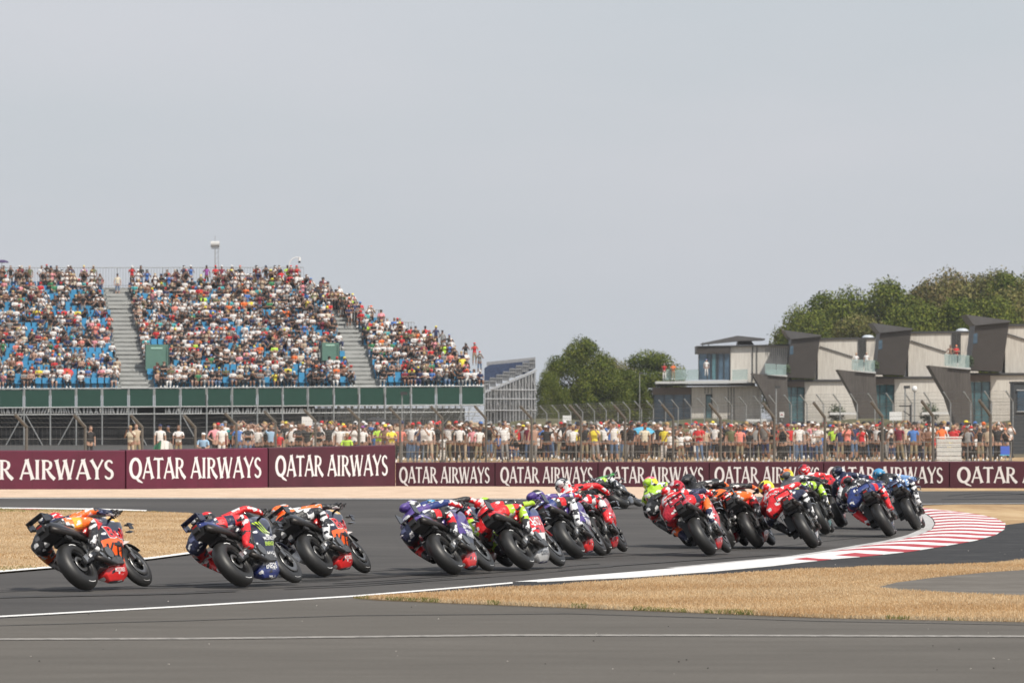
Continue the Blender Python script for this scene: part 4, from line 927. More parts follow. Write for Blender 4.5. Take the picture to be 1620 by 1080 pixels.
ROWS = [(.095, .56, .92, .035), (.13, .50, 1.02, .08), (.18, .46, 1.10, .12), (.28, .52, 1.12, .170), (.40, .54, 1.15, .215), (.52, .58, 1.22, .262), (.62, .62, 1.33, .275), (.72, .66, 1.43, .272), (.80, .72, 1.52, .25),
        (.88, .84, 1.58, .21), (.95, .96, 1.57, .165), (1.00, 1.06, 1.46, .115), (1.03, 1.12, 1.40, .05)]
def row_at(z):
    zs_ = [r[0] for r in ROWS]; return [float(np.interp(z, zs_, [r[i] for r in ROWS])) for i in (1, 2, 3)]
def fairing_fn(zone):
    def f():
        mb = MB(); loops = []; n = 22
        for z in np.linspace(.085, 1.03, 42):
            xa, xb, w_ = row_at(z); l = []
            for side in (-1, 1):
                seq = [k/n for k in range(n+1)]
                if side == 1: seq = seq[::-1]
                for t in seq:
                    fr_ = 1-.66*max(0, (t-.60)/.40)**2.0; re_ = .72+.28*min(1, t/.25)**.7
                    bulge = 1+.05*math.sin(z*16)*(1 if .2 < t < .8 else 0)
                    l.append((xa+(xb-xa)*t, side*w_*.84*fr_*re_*bulge, z))
            loops.append(l)
        mb.loft(loops, 0, True, zone); return mb
    return f
# zone functions: slots 0 upper, 1 mid, 2 belly, 3 accent, 4 black
def zone_std(c):
    x, y, z = c
    if z < .26: return 2
    if z < .60: return 1 if x > .50 else 4
    if z > .86 and x > 1.25: return 3
    return 0
def zone_orange(c):
    x, y, z = c; s = z-.12*(1.0-x)
    if z < .25+.10*(x-.7): return 2
    if z < .60-.12*(x-1.0)*0: return 1 if z < .585 else 3
    if z > .84 and 1.12 < x: return 3
    return 0
def zone_purple(c):
    x, y, z = c
    if z < .36 and x < .86: return 2
    if z < .36: return 4
    if z < .36+.3*(1.2-x): return 1
    return 0
def zone_hot(c):
    x, y, z = c
    if z < .24: return 2
    if z < .46: return 3
    if z < .72: return 1
    return 0
def zone_red(c):
    x, y, z = c
    if z < .22: return 2
    if abs(z-.40-.25*(x-.8)) < .06: return 3
    if z < .46: return 1
    return 0
def tank_fn():
    def f():
        mb = MB(); loops = []; n = 14
        for x, w_, zt, zb in ((.42, .10, .80, .70), (.47, .15, .86, .68), (.58, .185, .93, .68), (.72, .20, .975, .70), (.88, .19, .97, .74), (1.0, .15, .93, .78), (1.05, .10, .88, .80)):
            l = []
            for k in range(n):
                a = 2*math.pi*k/n; l.append((x, w_*math.copysign(abs(math.cos(a))**.7, math.cos(a)), (zt+zb)/2+(zt-zb)/2*math.copysign(abs(math.sin(a))**.7, math.sin(a))))
            loops.append(l)
        return mb.loft(loops)
    return f
def tail_fn():
    mb = MB(); loops = []; n = 12
    def mf(c): return 0 if c.z > .845+.10*max(0, -c.x) else 1
    for x, w_, zt, zb in ((-.33, .055, .965, .89), (-.29, .085, .975, .86), (-.20, .11, .965, .83), (-.08, .125, .95, .78), (.06, .135, .90, .72), (.20, .14, .86, .66), (.36, .14, .84, .64), (.50, .12, .84, .66)):
        loops.append([(x, w_*math.copysign(abs(math.cos(2*math.pi*k/n))**.6, math.cos(2*math.pi*k/n)), (zt+zb)/2+(zt-zb)/2*math.copysign(abs(math.sin(2*math.pi*k/n))**.7, math.sin(2*math.pi*k/n))) for k in range(n)])
    return mb.loft(loops, 1, True, mf)
def loopwing():
    mb = MB()
    for s in (-1, 1):
        mb.box((-.27, s*.125, .995), (.17, .012, .08), 0, Matrix.Rotation(-.25, 3, 'Y')); mb.box((-.26, s*.11, .955), (.14, .05, .012)); mb.box((-.33, s*.125, 1.005), (.04, .014, .11))
    mb.box((-.30, 0, 1.05), (.13, .26, .012), 0, Matrix.Rotation(.12, 3, 'Y')); return mb
def finwing():
    mb = MB()
    for s in (-1, 1):
        for q in (0, 1): mb.box((-.28-.07*q, s*.13, 1.00+.02*q), (.09, .012, .15), 0, Matrix.Rotation(.35, 3, 'Y'))
    mb.box((-.29, 0, .95), (.20, .27, .014)); return mb
def motorcycle(name, px, py, psi, lean, liv, label, scale=1.0):
    """liv: dict with up, mid, belly, acc, tank, tail, wing, zone, texts"""
    g = G(px, py); th = math.radians(lean); ps = math.radians(psi)
    Mx = Matrix.Translation(Vector((g.x, g.y, .020+.1*(1-math.cos(th))))) @ Matrix.Rotation(math.pi/2-ps, 4, 'Z') @ Matrix.Rotation(-th, 4, 'X') @ Matrix.Diagonal((.96, .96, .96, 1))
    root = empty(name, (0, 0, 0), label, 'motorcycle', 'racing motorcycles leaning through the left-hand bend'); root.matrix_world = Mx
    c = lambda k: C[liv[k]]; K = liv['key']
    rw = part('wheel', 'r', rim(.205, .15, AR), [RIMM], root); part('tyre', 'r', tyre(.33, .20, .10, .23, AR), [RUB], rw); part('brake_disc', 'r', disc(AR, -.07, .06, .11), [DISCM], rw)
    part('sprocket', 'r', disc(AR, .095, .05, .12), [GOLD], rw)
    def mk(ax, R_, y, t0): return lambda: lathe_y((ax[0], 0, ax[2]), [(-y-.002, R_), (-y-.006, R_+.016), (-y+.002, R_+.016)], 5, t0=t0, t1=t0+34)
    for t0 in (70, 250): part('tyre_marking', 'r%d' % t0, mk(AR, .262, .088, t0), [MARK], rw)
    fw = part('wheel', 'f', rim(.19, .09, AF), [RIMM], root); part('tyre', 'f', tyre(.30, .125, .085, .215, AF), [RUB], fw); 
    for t0 in (70, 250): part('tyre_marking', 'f%d' % t0, mk(AF, .238, .052, t0), [MARK], fw)
    for s in (-1, 1): part('brake_disc', 'f%d' % s, disc(AF, s*.062, .10, .165), [DISCM], fw)
    for s in (-1, 1):
        def fk():
            mb = MB(); mb.tube([(1.45, s*.088, .30), (1.31, s*.10, .60)], .021, 8); mb.tube([(1.32, s*.10, .58), (1.16, s*.105, .90)], .029, 8, 1); mb.box((1.45, s*.088, .31), (.06, .04, .10)); return mb
        fo = part('fork', 'f%d' % s, fk, [ENG, MBLK], root)
        part('brake_caliper', 'c%d' % s, lambda: MB().box((1.35, s*.085, .40), (.06, .05, .10), 0, Matrix.Rotation(-.4, 3, 'Y')), [DISCM], fo, False)
    def fend():
        mb = MB(); n = 12; a, b = [], []
        prof = [(y, .312-.9*y*y*3) for y in (-.078, -.06, -.03, 0, .03, .06, .078)]; prof += [(y, r-.006) for y, r in prof[::-1]]
        return lathe_y(AF, prof, 14, t0=38, t1=165)
    part('front_fender', K, fend, [C[liv.get('fender', 'black')]], root)
    def swing():
        mb = MB()
        for s in (-1, 1):
            lp = []
            for x, z, h, w_ in ((-.05, .33, .05, .018), (.05, .34, .085, .022), (.22, .40, .13, .026), (.40, .46, .16, .03), (.54, .47, .12, .03)):
                lp.append([(x, s*.125+q*w_, z+r*h/2) for q, r in ((-1, -1), (1, -1), (1, 1), (-1, 1))])
            mb.loft(lp)
        mb.box((.44, 0, .47), (.16, .24, .14)); return mb
    sw = part('swingarm', K, swing, [CARB if liv.get('swing', 1) else ALU], root, False)
    def link_fn():
        mb = MB(); mb.tube([(-.02, -.15, .33), (.34, -.155, .52)], .014, 6, 0); mb.box((.02, -.155, .36), (.10, .03, .07), 0, Matrix.Rotation(-.4, 3, 'Y')); mb.tube([(.0, -.13, .33), (.0, -.165, .33)], .028, 8); return mb
    part('brake_rod', 'x', link_fn, [ALU], sw, False)
    part('decal', K+'d', lambda: MB().box((.20, -.156, .415), (.13, .004, .065), 0, Matrix.Rotation(-.32, 3, 'Y')), [PWH], sw, False)
    def eng():
        mb = MB(); mb.box((.66, 0, .42), (.46, .34, .34)); mb.box((.52, 0, .62), (.34, .22, .30)); mb.box((.40, 0, .30), (.20, .26, .16))
        for y in (-.19, .19): mb.tube([(.58, y*.9, .40), (.58, y*1.12, .40)], .085, 12, 1); mb.tube([(.44, y*.9, .36), (.44, y*1.02, .36)], .05, 10, 1)
        for i in range(5): mb.box((.40+.06*i, -.15, .56+.02*(i % 2)), (.02, .06, .12), 1)
        mb.tube([(.36, -.12, .60), (.20, -.13, .50), (.28, -.16, .36)], .018, 6, 1); rr = random.Random(4)
        for i in range(16): mb.box((rr.uniform(.34, .56), rr.choice((-.165, -.19, -.15)), rr.uniform(.28, .66)), (rr.uniform(.02, .06), .03, rr.uniform(.012, .04)), 2, Matrix.Rotation(rr.uniform(-.8, .8), 3, 'Y'))
        return mb
    part('engine', 'e', eng, [ENG, DISCM, ALU], root, False)
    def frm():
        mb = MB()
        for s in (-1, 1): mb.tube([(1.10, s*.06, .90), (.92, s*.15, .80), (.62, s*.165, .68), (.50, s*.15, .50)], [.04, .05, .05, .045], 6, flat=.7)
        mb.tube([(.46, -.02, .64), (.10, 0, .74), (-.05, 0, .78)], .04, 6); mb.tube([(.30, .03, .40), (.38, .03, .68)], .035, 8); return mb
    part('frame', 'f', frm, [MBLK], root)
    def under():
        mb = MB(); mb.box((-.16, 0, .80), (.30, .17, .10), 0, Matrix.Rotation(.22, 3, 'Y')); mb.box((.10, 0, .70), (.30, .20, .12), 0, Matrix.Rotation(.25, 3, 'Y')); mb.box((.32, 0, .56), (.14, .22, .24)); mb.box((.27, .17, .52), (.22, .12, .26), 0, Matrix.Rotation(.3, 3, 'Y')); mb.box((.42, .20, .38), (.26, .10, .16)); mb.box((-.36, 0, .87), (.05, .10, .07), 0, Matrix.Rotation(.5, 3, 'Y'))
        mb.box((-.02, -.12, .69), (.12, .03, .05), 0, Matrix.Rotation(.3, 3, 'Y')); return mb
    part('undertray', 'u', under, [MBLK], root, False)
    part('rear_hugger', 'h', lambda: lathe_y(AR, [(-.09, .335), (0, .352), (.09, .335), (.085, .33), (0, .345), (-.085, .33)], 8, t0=28, t1=95), [CARB], root)
    fa = part('fairing', K, fairing_fn(liv['zone']), [c('up'), c('mid'), c('belly'), c('acc'), C['black']], root)
    def scr():
        mb = MB(); lp = []; n = 9
        for z, xa, xb, w_ in ((.985, 1.10, 1.46, .125), (1.06, 1.08, 1.36, .11), (1.12, 1.04, 1.24, .085), (1.145, 1.02, 1.12, .05)):
            lp.append([(xa+(xb-xa)*math.sin(math.pi*k/(n-1)), w_*math.cos(math.pi*k/(n-1)), z) for k in range(n)])
        return mb.loft(lp)
    part('windscreen', 's', scr, [SMOKE], fa)
    def wing(s):
        def f():
            mb = MB(); 
            for z, x, w_ in ((.78, 1.38, .13), (.68, 1.32, .11)):
                lp = []
                for t in (0, .4, .8, 1.0): y = s*(.20+w_*t*.9); lp.append([(x-.03-.10*t, y, z-.05*t*t), (x+.06-.10*t, y, z+.012-.05*t*t), (x+.13-.10*t, y, z-.05*t*t-.01), (x+.06-.10*t, y, z-.012-.05*t*t)])
                mb.loft(lp)
            mb.box((1.30, s*.305, .71), (.09, .012, .09)); return mb
        return f
    for s in (-1, 1): part('winglet', K+str(s), wing(s), [C[liv.get('wingc', 'black')]], fa, False)
    tk = part('fuel_tank', K, tank_fn(), [c('tank')], root)
    tl = part('tail_unit', K, tail_fn, [c('tail'), C['black']], root)
    part('tail_wing', liv['wing']+K, loopwing if liv['wing'] == 'loop' else finwing, [C[liv.get('twc', 'black')]], tl, False)
    part('tail_light', 't', lambda: MB().box((-.335, 0, .925), (.02, .07, .03)), [REDL], tl, False)
    part('seat_pad', 't', lambda: MB().box((.20, 0, .865), (.30, .22, .03), 0, Matrix.Rotation(.04, 3, 'Y')), [MBLK], tl, False)
    part('exhaust', 'u', lambda: MB().tube([(.42, -.10, .56), (.30, -.13, .66), (.12, -.135, .72), (-.12, -.12, .78), (-.31, -.10, .83)], [.030, .034, .042, .048, .050], 10), [TITAN], root)
    part('exhaust', 'l', lambda: MB().tube([(.70, -.14, .26), (.50, -.19, .25), (.36, -.20, .29), (.20, -.20, .33)], [.030, .036, .040, .036], 10), [TITAN], root)
    for s in (-1, 1):
        def hb():
            mb = MB(); mb.tube([(1.12, s*.12, .885), (1.02, s*.36, .865)], .016, 7); mb.tube([(1.16, s*.16, .90), (1.12, s*.36, .89)], .007, 5)
            mb.tube([(1.03, s*.37, .865), (1.13, s*.40, .88), (1.20, s*.34, .89)], .010, 5); return mb
        part('handlebar', 'h%d' % s, hb, [MBLK], root)
        def fp():
            mb = MB(); mb.tube([(.20, s*.14, .44), (.20, s*.25, .43)], .014, 6); mb.box((.24, s*.14, .48), (.14, .012, .14)); return mb
        part('footpeg', 'p%d' % s, fp, [ALU], root, False)
    bvh = None
    for tx in liv['texts']:
        if bvh is None:
            me = fa.data; bvh = BVHTree.FromPolygons([v.co[:] for v in me.vertices], [tuple(p.vertices) for p in me.polygons])
        txt, x0, z0, h, wd, slope, col, out_ = tx
        if out_: wrap_text(txt, bvh, x0-.012, z0-.012, h+.024, -1, C[out_], fa, width=wd+.03, slope=slope, off=.005)
        wrap_text(txt, bvh, x0, z0, h, -1, C[col], fa, width=wd, slope=slope, off=.010)
    if 'claw' in liv:
        x0, z0, h = liv['claw']; mb = MB()
        for i in range(3):
            zz = [(x0+i*.065+.0, z0+h), (x0+i*.065+.035, z0+h*.95), (x0+i*.065+.03, z0+h*.45), (x0+i*.065+.055, z0+(.0 if i != 1 else -.02)), (x0+i*.065+.012, z0+h*.35), (x0+i*.065+.012, z0+h*.7)]
            vs = []
            for x, z in zz:
                hit = bvh.ray_cast(Vector((x, -2, z)), Vector((0, 1, 0))); vs.append((x, (hit[0].y if hit[0] else -.26)-.012, z))
            mb.add(vs, [(0, 1, 5), (1, 2, 4, 5), (2, 3, 4)])
        mb.build('emblem', C['lime'], fa)
    return root, Mx

# ------------------------------------------------------------ riders
def rider_J(v):
    """joints for a rider hanging off the left side; v holds small pose shifts"""
    dy = v.get('dy', 0); up = v.get('up', 0); hx = v.get('hx', 0)
    J = {
     'pel': ((.12, .15+dy, .92), (.15, .12)), 'lum': ((.26, .18+dy, 1.00), (.135, .11)), 'tho': ((.44, .20+dy, 1.09+up*.6), (.16, .115)), 'nek': ((.60, .20+dy, 1.17+up), (.10, .09)), 'skl': ((.70+hx, .21+dy+v.get('hy', 0), 1.21+up*1.2), (.07, .07)),
     'lsh': ((.53, .38+dy, 1.07+up*.8), .070), 'lel': ((.78, .50+dy, .88+up*.3), .048), 'lwr': ((1.00, .40, .87), .038), 'lha': ((1.04, .36, .875), .04),
     'rsh': ((.56, .03+dy, 1.11+up*.8), .068), 'rel': ((.82, -.22+dy*.3, 1.00+up*.3), .046), 'rwr': ((1.00, -.31, .90), .038), 'rha': ((1.05, -.32, .875), .04),
     'lhi': ((.16, .29+dy, .88), .135), 'lkn': ((.52, .42+dy+v.get('kn', 0), .74), .092), 'lca': ((.38, .33+dy*.5, .58), .075), 'lan': ((.20, .26, .44), .048), 'lto': ((.36, .27, .39), .042),
     'rhi': ((.20, .00+dy*.5, .95), .12), 'rkn': ((.60, -.225, .86), .085), 'rca': ((.40, -.235, .65), .066), 'ran': ((.18, -.22, .47), .046), 'rto': ((.30, -.24, .41), .040),
    }
    rj = random.Random(v.get('seed', 1))
    for n_, a_ in (('lel', .05), ('rel', .05), ('lkn', .04), ('rkn', .025), ('skl', .02), ('tho', .015), ('lsh', .02), ('rsh', .02)):
        p_, r_ = J[n_]; J[n_] = (tuple(c_+rj.uniform(-a_, a_) for c_ in p_), r_)
    B = [('pel', 'lum'), ('lum', 'tho'), ('tho', 'nek'), ('nek', 'skl'), ('tho', 'lsh'), ('lsh', 'lel'), ('lel', 'lwr'), ('lwr', 'lha'), ('tho', 'rsh'), ('rsh', 'rel'), ('rel', 'rwr'), ('rwr', 'rha'),
         ('pel', 'lhi'), ('lhi', 'lkn'), ('lkn', 'lca'), ('lca', 'lan'), ('lan', 'lto'), ('pel', 'rhi'), ('rhi', 'rkn'), ('rkn', 'rca'), ('rca', 'ran'), ('ran', 'rto')]
    return J, B
# suit slots: 0 back, 1 lower back/hips, 2 arms, 3 forearms, 4 thighs, 5 shins, 6 boots, 7 accent, 8 neck
def rider_slot(bn, t, f):
    a, b = bn; n = f.normal
    if bn == ('pel', 'lum'): return 1
    if bn == ('lum', 'tho'): return 7 if abs(f.center.y-.19) > .12 and n.z < .6 else 0
    if bn == ('tho', 'nek'): return 0
    if bn == ('nek', 'skl'): return 8
    if b in ('lsh', 'rsh'): return 0
    if a in ('lsh', 'rsh'): return 2 if t > .25 else 7
    if a in ('lel', 'rel'): return 3
    if b in ('lha', 'rha'): return 8
    if b in ('lhi', 'rhi'): return 1
    if a in ('lhi', 'rhi'): return 7 if .35 < t < .6 and abs(n.y) > .4 else 4
    if a in ('lkn', 'rkn'): return 5
    return 6
def glove(J, s):
    h = Vector(J['lha' if s > 0 else 'rha'][0]); wv = Vector(J['lwr' if s > 0 else 'rwr'][0]); mb = MB()
    bar = Vector((1.055, s*.335, .868)); mb.tube([wv, wv.lerp(bar, .45)+Vector((0, 0, .02)), bar+Vector((-.015, 0, .028))], [.046, .048, .038], 8)
    for i in range(4):
        y = bar.y+s*(.036-.024*i); ln = (.9, 1, .95, .8)[i]; mb.tube([bar+Vector((-.02, y-bar.y, .034)), bar+Vector((.03*ln, y-bar.y, .036)), bar+Vector((.052*ln, y-bar.y, .008)), bar+Vector((.034*ln, y-bar.y, -.022))], [.013, .013, .012, .009], 6)
    mb.tube([bar+Vector((-.03, -s*.05, .02)), bar+Vector((-.012, -s*.062, -.012)), bar+Vector((.014, -s*.05, -.026))], [.015, .013, .010], 6)
    return mb
def rider(name, Mx, suit, helm, label, v):
    J, B = rider_J(v); me = skin_body(J, B, 'pel', 2)
    for _ in range(9): me.materials.append(None)
    tag_faces(me, J, B, rider_slot)
    for p in me.polygons: p.use_smooth = True
    for i, k in enumerate(suit): me.materials[i] = LE[k]
    o = link(name, me); o['label'] = label; o['category'] = 'person'; o['group'] = 'riders hanging off their motorcycles'; o.matrix_world = Mx
    # helmet: sphere with chin and rear spoiler
    hc = Vector(J['skl'][0])+Vector((.09, .015, .035)); yaw = v.get('yaw', .45); pit = v.get('pit', -.1)
    RR = Matrix.Rotation(yaw, 3, 'Z') @ Matrix.Rotation(pit, 3, 'Y')
    def mf(c):
        q = RR.transposed() @ (c-hc)
        if q.z > .05: return 0
        if q.x < -.04 and q.z > -.045: return 1
        return 2 if q.z < -.03 else (0 if abs(q.y) < .06 else 1)
    mb = MB(); mb.ell(hc, (.155, .125, .135), 20, 14, 0, mf, RR); mb.ell(hc+RR@Vector((.09, 0, -.055)), (.085, .085, .07), 12, 8, 2, None, RR)
    sp = [hc+RR@Vector(q) for q in ((-.11, -.07, .06), (-.20, -.04, .03), (-.20, .04, .03), (-.11, .07, .06), (-.12, 0, .085))]
    mb.add(sp, [(0, 1, 4), (1, 2, 4), (2, 3, 4), (0, 3, 2, 1)], 1)
    he = mb.build('helmet', [LE[h] for h in helm[:3]], o, True)
    mb = MB(); mb.ell(hc+RR@Vector((.055, 0, .012)), (.108, .117, .05), 14, 8, 0, None, RR); mb.build('visor', SMOKE, he, True)
    mb = MB(); b_ = Vector(J['nek'][0]); mb.ell(b_+Vector((-.10, 0, .10)), (.15, .085, .062), 12, 8); mb.build('back_hump', LE[suit[0] if len(helm) < 4 else helm[3]], o, True)
    for s in (-1, 1): glove(J, s).build('glove', LE[v.get('glove', 'black')], o, True)
    if v.get('back'):
        bv = BVHTree.FromPolygons([p.co[:] for p in me.vertices], [tuple(p.vertices) for p in me.polygons])
        V2, F2, wd = text2d(v['back']); mb = MB(); vs = []
        for a, b in V2:
            t = a/wd-.5; x = .30+b*.075; y = .19+v.get('dy', 0)-t*.30
            hit = bv.ray_cast(Vector((x-.25, y, 1.7)), Vector((.35, 0, -1)).normalized()); vs.append((hit[0]+Vector((-.004, 0, .010)))[:] if hit[0] is not None else (x, y, 1.12))
        mb.add(vs, F2); mb.build('lettering', LE[v.get('backc', 'white')], o)
    return o
LE = {}
for k, col in dict(black=(.016, .016, .018), navy=(.012, .017, .05), blue=(.02, .04, .17), orange=(.86, .15, .02), red=(.66, .016, .022), crimson=(.45, .014, .032), purple=(.085, .05, .23), white=(.72, .72, .72), lime=(.38, .60, .04), yellow=(.82, .74, .05),
                   amber=(.85, .38, .03), sky=(.15, .28, .52), cyan=(.05, .28, .52), pink=(.80, .13, .22), silver=(.42, .43, .44), grey=(.12, .12, .13), teal=(.05, .38, .38), green=(.06, .30, .08)).items():
    LE[k] = patterned('leather_'+k, col, .45)
LIV = dict(
 ktm=dict(key='ktm', up='navy', mid='orange', belly='ktmred', acc='amber', tank='ktmred', tail='black', wingc='black', wing='loop', zone=zone_orange, fender='black', texts=[('Bull', .78, .60, .18, .44, -.12, 'ktmred', 'white'), ('KTM', .62, .33, .20, .46, -.06, 'black', None), ('MOTOREX', .66, .17, .05, .26, 0, 'white', None)]),
 monster=dict(key='monster', up='navy', mid='navy', belly='blue', acc='blue', tank='navy', tail='blue', wing='loop', twc='navy', zone=zone_std, fender='navy', claw=(.84, .60, .24), texts=[('MONSTER', .76, .52, .055, .38, 0, 'white', None), ('ENERGY', .74, .45, .05, .26, 0, 'lime', None), ('YAMAHA', .60, .31, .075, .42, 0, 'white', None), ('ENEOS', .60, .17, .07, .30, 0, 'white', None)]),
 pramac=dict(key='pramac', up='purple', mid='navy', belly='ktmred', acc='purple', tank='purple', tail='violet', wing='fin', zone=zone_purple, fender='black', texts=[('PRIMA', .80, .60, .09, .32, -.3, 'white', None), ('PRAMAC', .72, .46, .10, .36, -.2, 'white', None)]),
 hot=dict(key='hot', up='blue', mid='red', belly='silver', acc='white', tank='red', tail='red', wing='fin', zone=zone_hot, fender='red', texts=[('HOT', .70, .56, .15, .34, 0, 'white', None), ('CASTROL', .58, .15, .06, .34, 0, 'black', None)]),
 duc=dict(key='duc', up='red', mid='white', belly='red', acc='red', tank='red', tail='crimson', wing='loop', zone=zone_red, fender='red', texts=[]),
 lcr=dict(key='lcr', up='red', mid='crimson', belly='white', acc='white', tank='navy', tail='red', wing='loop', zone=zone_red, fender='red', texts=[]),
 vr=dict(key='vr', up='black', mid='yellow', belly='teal', acc='lime', tank='black', tail='black', wing='fin', zone=zone_std, fender='teal', texts=[]),
 gres=dict(key='gres', up='sky', mid='navy', belly='white', acc='sky', tank='sky', tail='sky', wing='fin', zone=zone_std, fender='navy', texts=[]),
 track=dict(key='track', up='blue', mid='black', belly='crimson', acc='green', tank='black', tail='black', wing='fin', zone=zone_std, fender='crimson', texts=[]),
 kawa=dict(key='kawa', up='black', mid='black', belly='black', acc='green', tank='black', tail='black', wing='fin', zone=zone_std, fender='black', texts=[]),
)
#     0 back, 1 hips, 2 arms, 3 forearms, 4 thighs, 5 shins, 6 boots, 7 accent, 8 neck
SU = dict(
 ktm=['navy', 'black', 'orange', 'navy', 'orange', 'black', 'black', 'amber', 'black'], ktm2=['orange', 'black', 'orange', 'black', 'black', 'black', 'white', 'white', 'black'],
 yam=['black', 'navy', 'red', 'red', 'red', 'red', 'red', 'navy', 'red'], pram=['purple', 'navy', 'blue', 'red', 'black', 'red', 'black', 'red', 'black'], pram2=['purple', 'blue', 'purple', 'red', 'black', 'white', 'white', 'red', 'black'],
 trk=['blue', 'navy', 'black', 'red', 'navy', 'red', 'lime', 'white', 'black'], lcr=['red', 'red', 'black', 'lime', 'red', 'lime', 'black', 'lime', 'black'], duw=['red', 'white', 'red', 'red', 'red', 'white', 'red', 'white', 'white'],
 grn=['black', 'black', 'green', 'green', 'black', 'white', 'black', 'lime', 'black'], hon=['red', 'crimson', 'navy', 'red', 'red', 'orange', 'navy', 'navy', 'black'], lim=['lime', 'black', 'black', 'black', 'red', 'black', 'black', 'red', 'black'],
 blk=['black', 'orange', 'black', 'orange', 'orange', 'red', 'black', 'orange', 'black'], red=['red', 'red', 'red', 'red', 'red', 'red', 'red', 'crimson', 'red'], h2=['red', 'red', 'red', 'navy', 'navy', 'black', 'black', 'navy', 'black'],
 yam2=['black', 'blue', 'navy', 'navy', 'blue', 'red', 'red', 'red', 'black'], wht=['navy', 'white', 'navy', 'red', 'navy', 'white', 'black', 'white', 'black'], gre=['black', 'navy', 'sky', 'sky', 'navy', 'black', 'white', 'sky', 'black'],
 vr=['grey', 'lime', 'black', 'black', 'black', 'lime', 'black', 'lime', 'black'])
# px, py of rear contact, yaw, lean, livery, bike label, suit, helmet, rider label, pose
BIKES = [
 (143, 936.5, 25, 35, 'ktm', 'orange and black bike leading at the far left, nose toward the blue bike', 'ktm', ('red', 'red', 'orange'), 'rider in navy and orange leathers on the leftmost orange bike', dict(up=-.05, dy=.07)),
 (391, 931, 24, 38, 'monster', 'dark blue bike with green claw mark and blue belly, second from left', 'yam', ('red', 'black', 'navy'), 'rider with bright red sleeve and leg on the dark blue claw-mark bike', dict(up=-.05, dy=.06)),
 (519, 914.5, 20, 36, 'ktm', 'orange and navy bike directly beyond the dark blue claw-mark bike', 'ktm2', ('orange', 'white', 'black'), 'rider in orange and black with white boots, third from left', dict(up=-.03, dy=.05)),
 (725.5, 911.5, 18, 38, 'pramac', 'purple bike with orange-red belly, nearest of the middle pack', 'pram', ('purple', 'white', 'purple', 'purple'), 'rider with purple helmet hanging off the nearest purple bike', dict()),
 (752, 904, 20, 38, 'track', 'mostly hidden dark bike between the nearest purple bike and the red HOT bike', 'trk', ('cyan', 'white', 'white'), 'rider with light blue helmet half hidden behind the purple bike', dict(dy=.02)),
 (838.5, 903.3, 19, 37, 'hot', 'red, blue and white bike lettered HOT with silver belly', 'lcr', ('lime', 'black', 'black', 'red'), 'rider with lime and black helmet on the bike lettered HOT', dict()),
 (919.4, 885.6, 15, 36, 'pramac', 'purple bike with small orange-red belly, right of the HOT bike', 'pram2', ('black', 'purple', 'white', 'purple'), 'rider with white and purple helmet on the farther purple bike', dict()),
 (962, 879, 12, 31, 'duc', 'red bike right of the farther purple bike, rider sitting up', 'duw', ('black', 'white', 'white', 'white'), 'red and white leathered rider sitting upright, above the farther purple bike', dict(up=.10, dy=-.03, pit=-.25)),
 (994, 805.5, 14, 58, 'kawa', 'black and green bike farthest back, leaned nearly flat', 'grn', ('green', 'white', 'black', 'black'), 'rider with green helmet and green sleeves low on the farthest bike', dict()),
 (1128.6, 880.5, 12, 32, 'duc', 'red and white bike, nearest of the right-hand pack', 'hon', ('crimson', 'crimson', 'white', 'red'), 'rider in red and navy with crimson helmet, nearest of the right-hand pack', dict(back='CASTROL', hy=-.13)),
 (1096, 866, 12, 30, 'vr', 'bike almost hidden behind the nearest red one, lime rider on it', 'lim', ('pink', 'yellow', 'pink', 'lime'), 'rider with pink helmet and lime leathers at the left of the right-hand pack', dict(up=.06, dy=.02)),
 (1158, 869, 12, 30, 'track', 'bike hidden between the red bike and the black-orange bike', 'blk', ('black', 'black', 'silver', 'black'), 'rider with black and silver helmet between the crimson and yellow-backed helmets', dict(up=.10)),
 (1204, 868.3, 11, 32, 'ktm', 'black and orange bike seen from behind, second big tyre of the right-hand pack', 'blk', ('black', 'yellow', 'black', 'black'), 'rider in black and orange with black helmet backed in yellow', dict(up=.05)),
 (1291, 869, 6, 32, 'lcr', 'red bike in the centre of the right-hand pack, seen squarely from behind', 'h2', ('yellow', 'yellow', 'black', 'red'), 'rider in red and white with yellow helmet crouched left of the red bike', dict(back='CASTROL')),
 (1309.6, 847, 7, 28, 'vr', 'black, lime and teal bike just right of the central red bike', 'vr', ('orange', 'yellow', 'white', 'grey'), 'rider with yellow and orange helmet on the black and lime bike', dict(up=.05)),
 (1333.7, 835.3, 6, 27, 'duc', 'red bike partly hidden behind the black and lime bike', 'red', ('crimson', 'red', 'red', 'red'), 'rider all in red with arm stretched to the bars, behind the lime bike', dict(up=.05)),
 (1411.5, 850.3, 6, 31, 'monster', 'dark blue bike with green tail mark near the kerb', 'yam2', ('red', 'red', 'black', 'black'), 'rider in black and blue with red helmet near the kerb', dict(back='YAMAHA')),
 (1388, 837.5, 7, 27, 'track', 'bike hidden beyond the kerb-side dark blue bike', 'wht', ('black', 'white', 'white', 'navy'), 'rider with white and black helmet between the red and light blue helmets', dict(up=.06)),
 (1453.5, 839.3, 8, 28, 'gres', 'light blue and navy bike, rightmost of all, beside the striped kerb', 'gre', ('cyan', 'cyan', 'red', 'cyan'), 'rider with light blue helmet and sky-blue sleeves on the rightmost bike', dict(up=.04)),
]
BX = []
for (px, py, psi, lean, lv, bl, su, hm, rl, pose) in BIKES:
    r_, Mx = motorcycle('racing_motorcycle', px, py, psi, lean, LIV[lv], bl)
    pose['seed'] = int(px); BX.append(rider('rider', Mx, SU[su], hm, rl, pose))
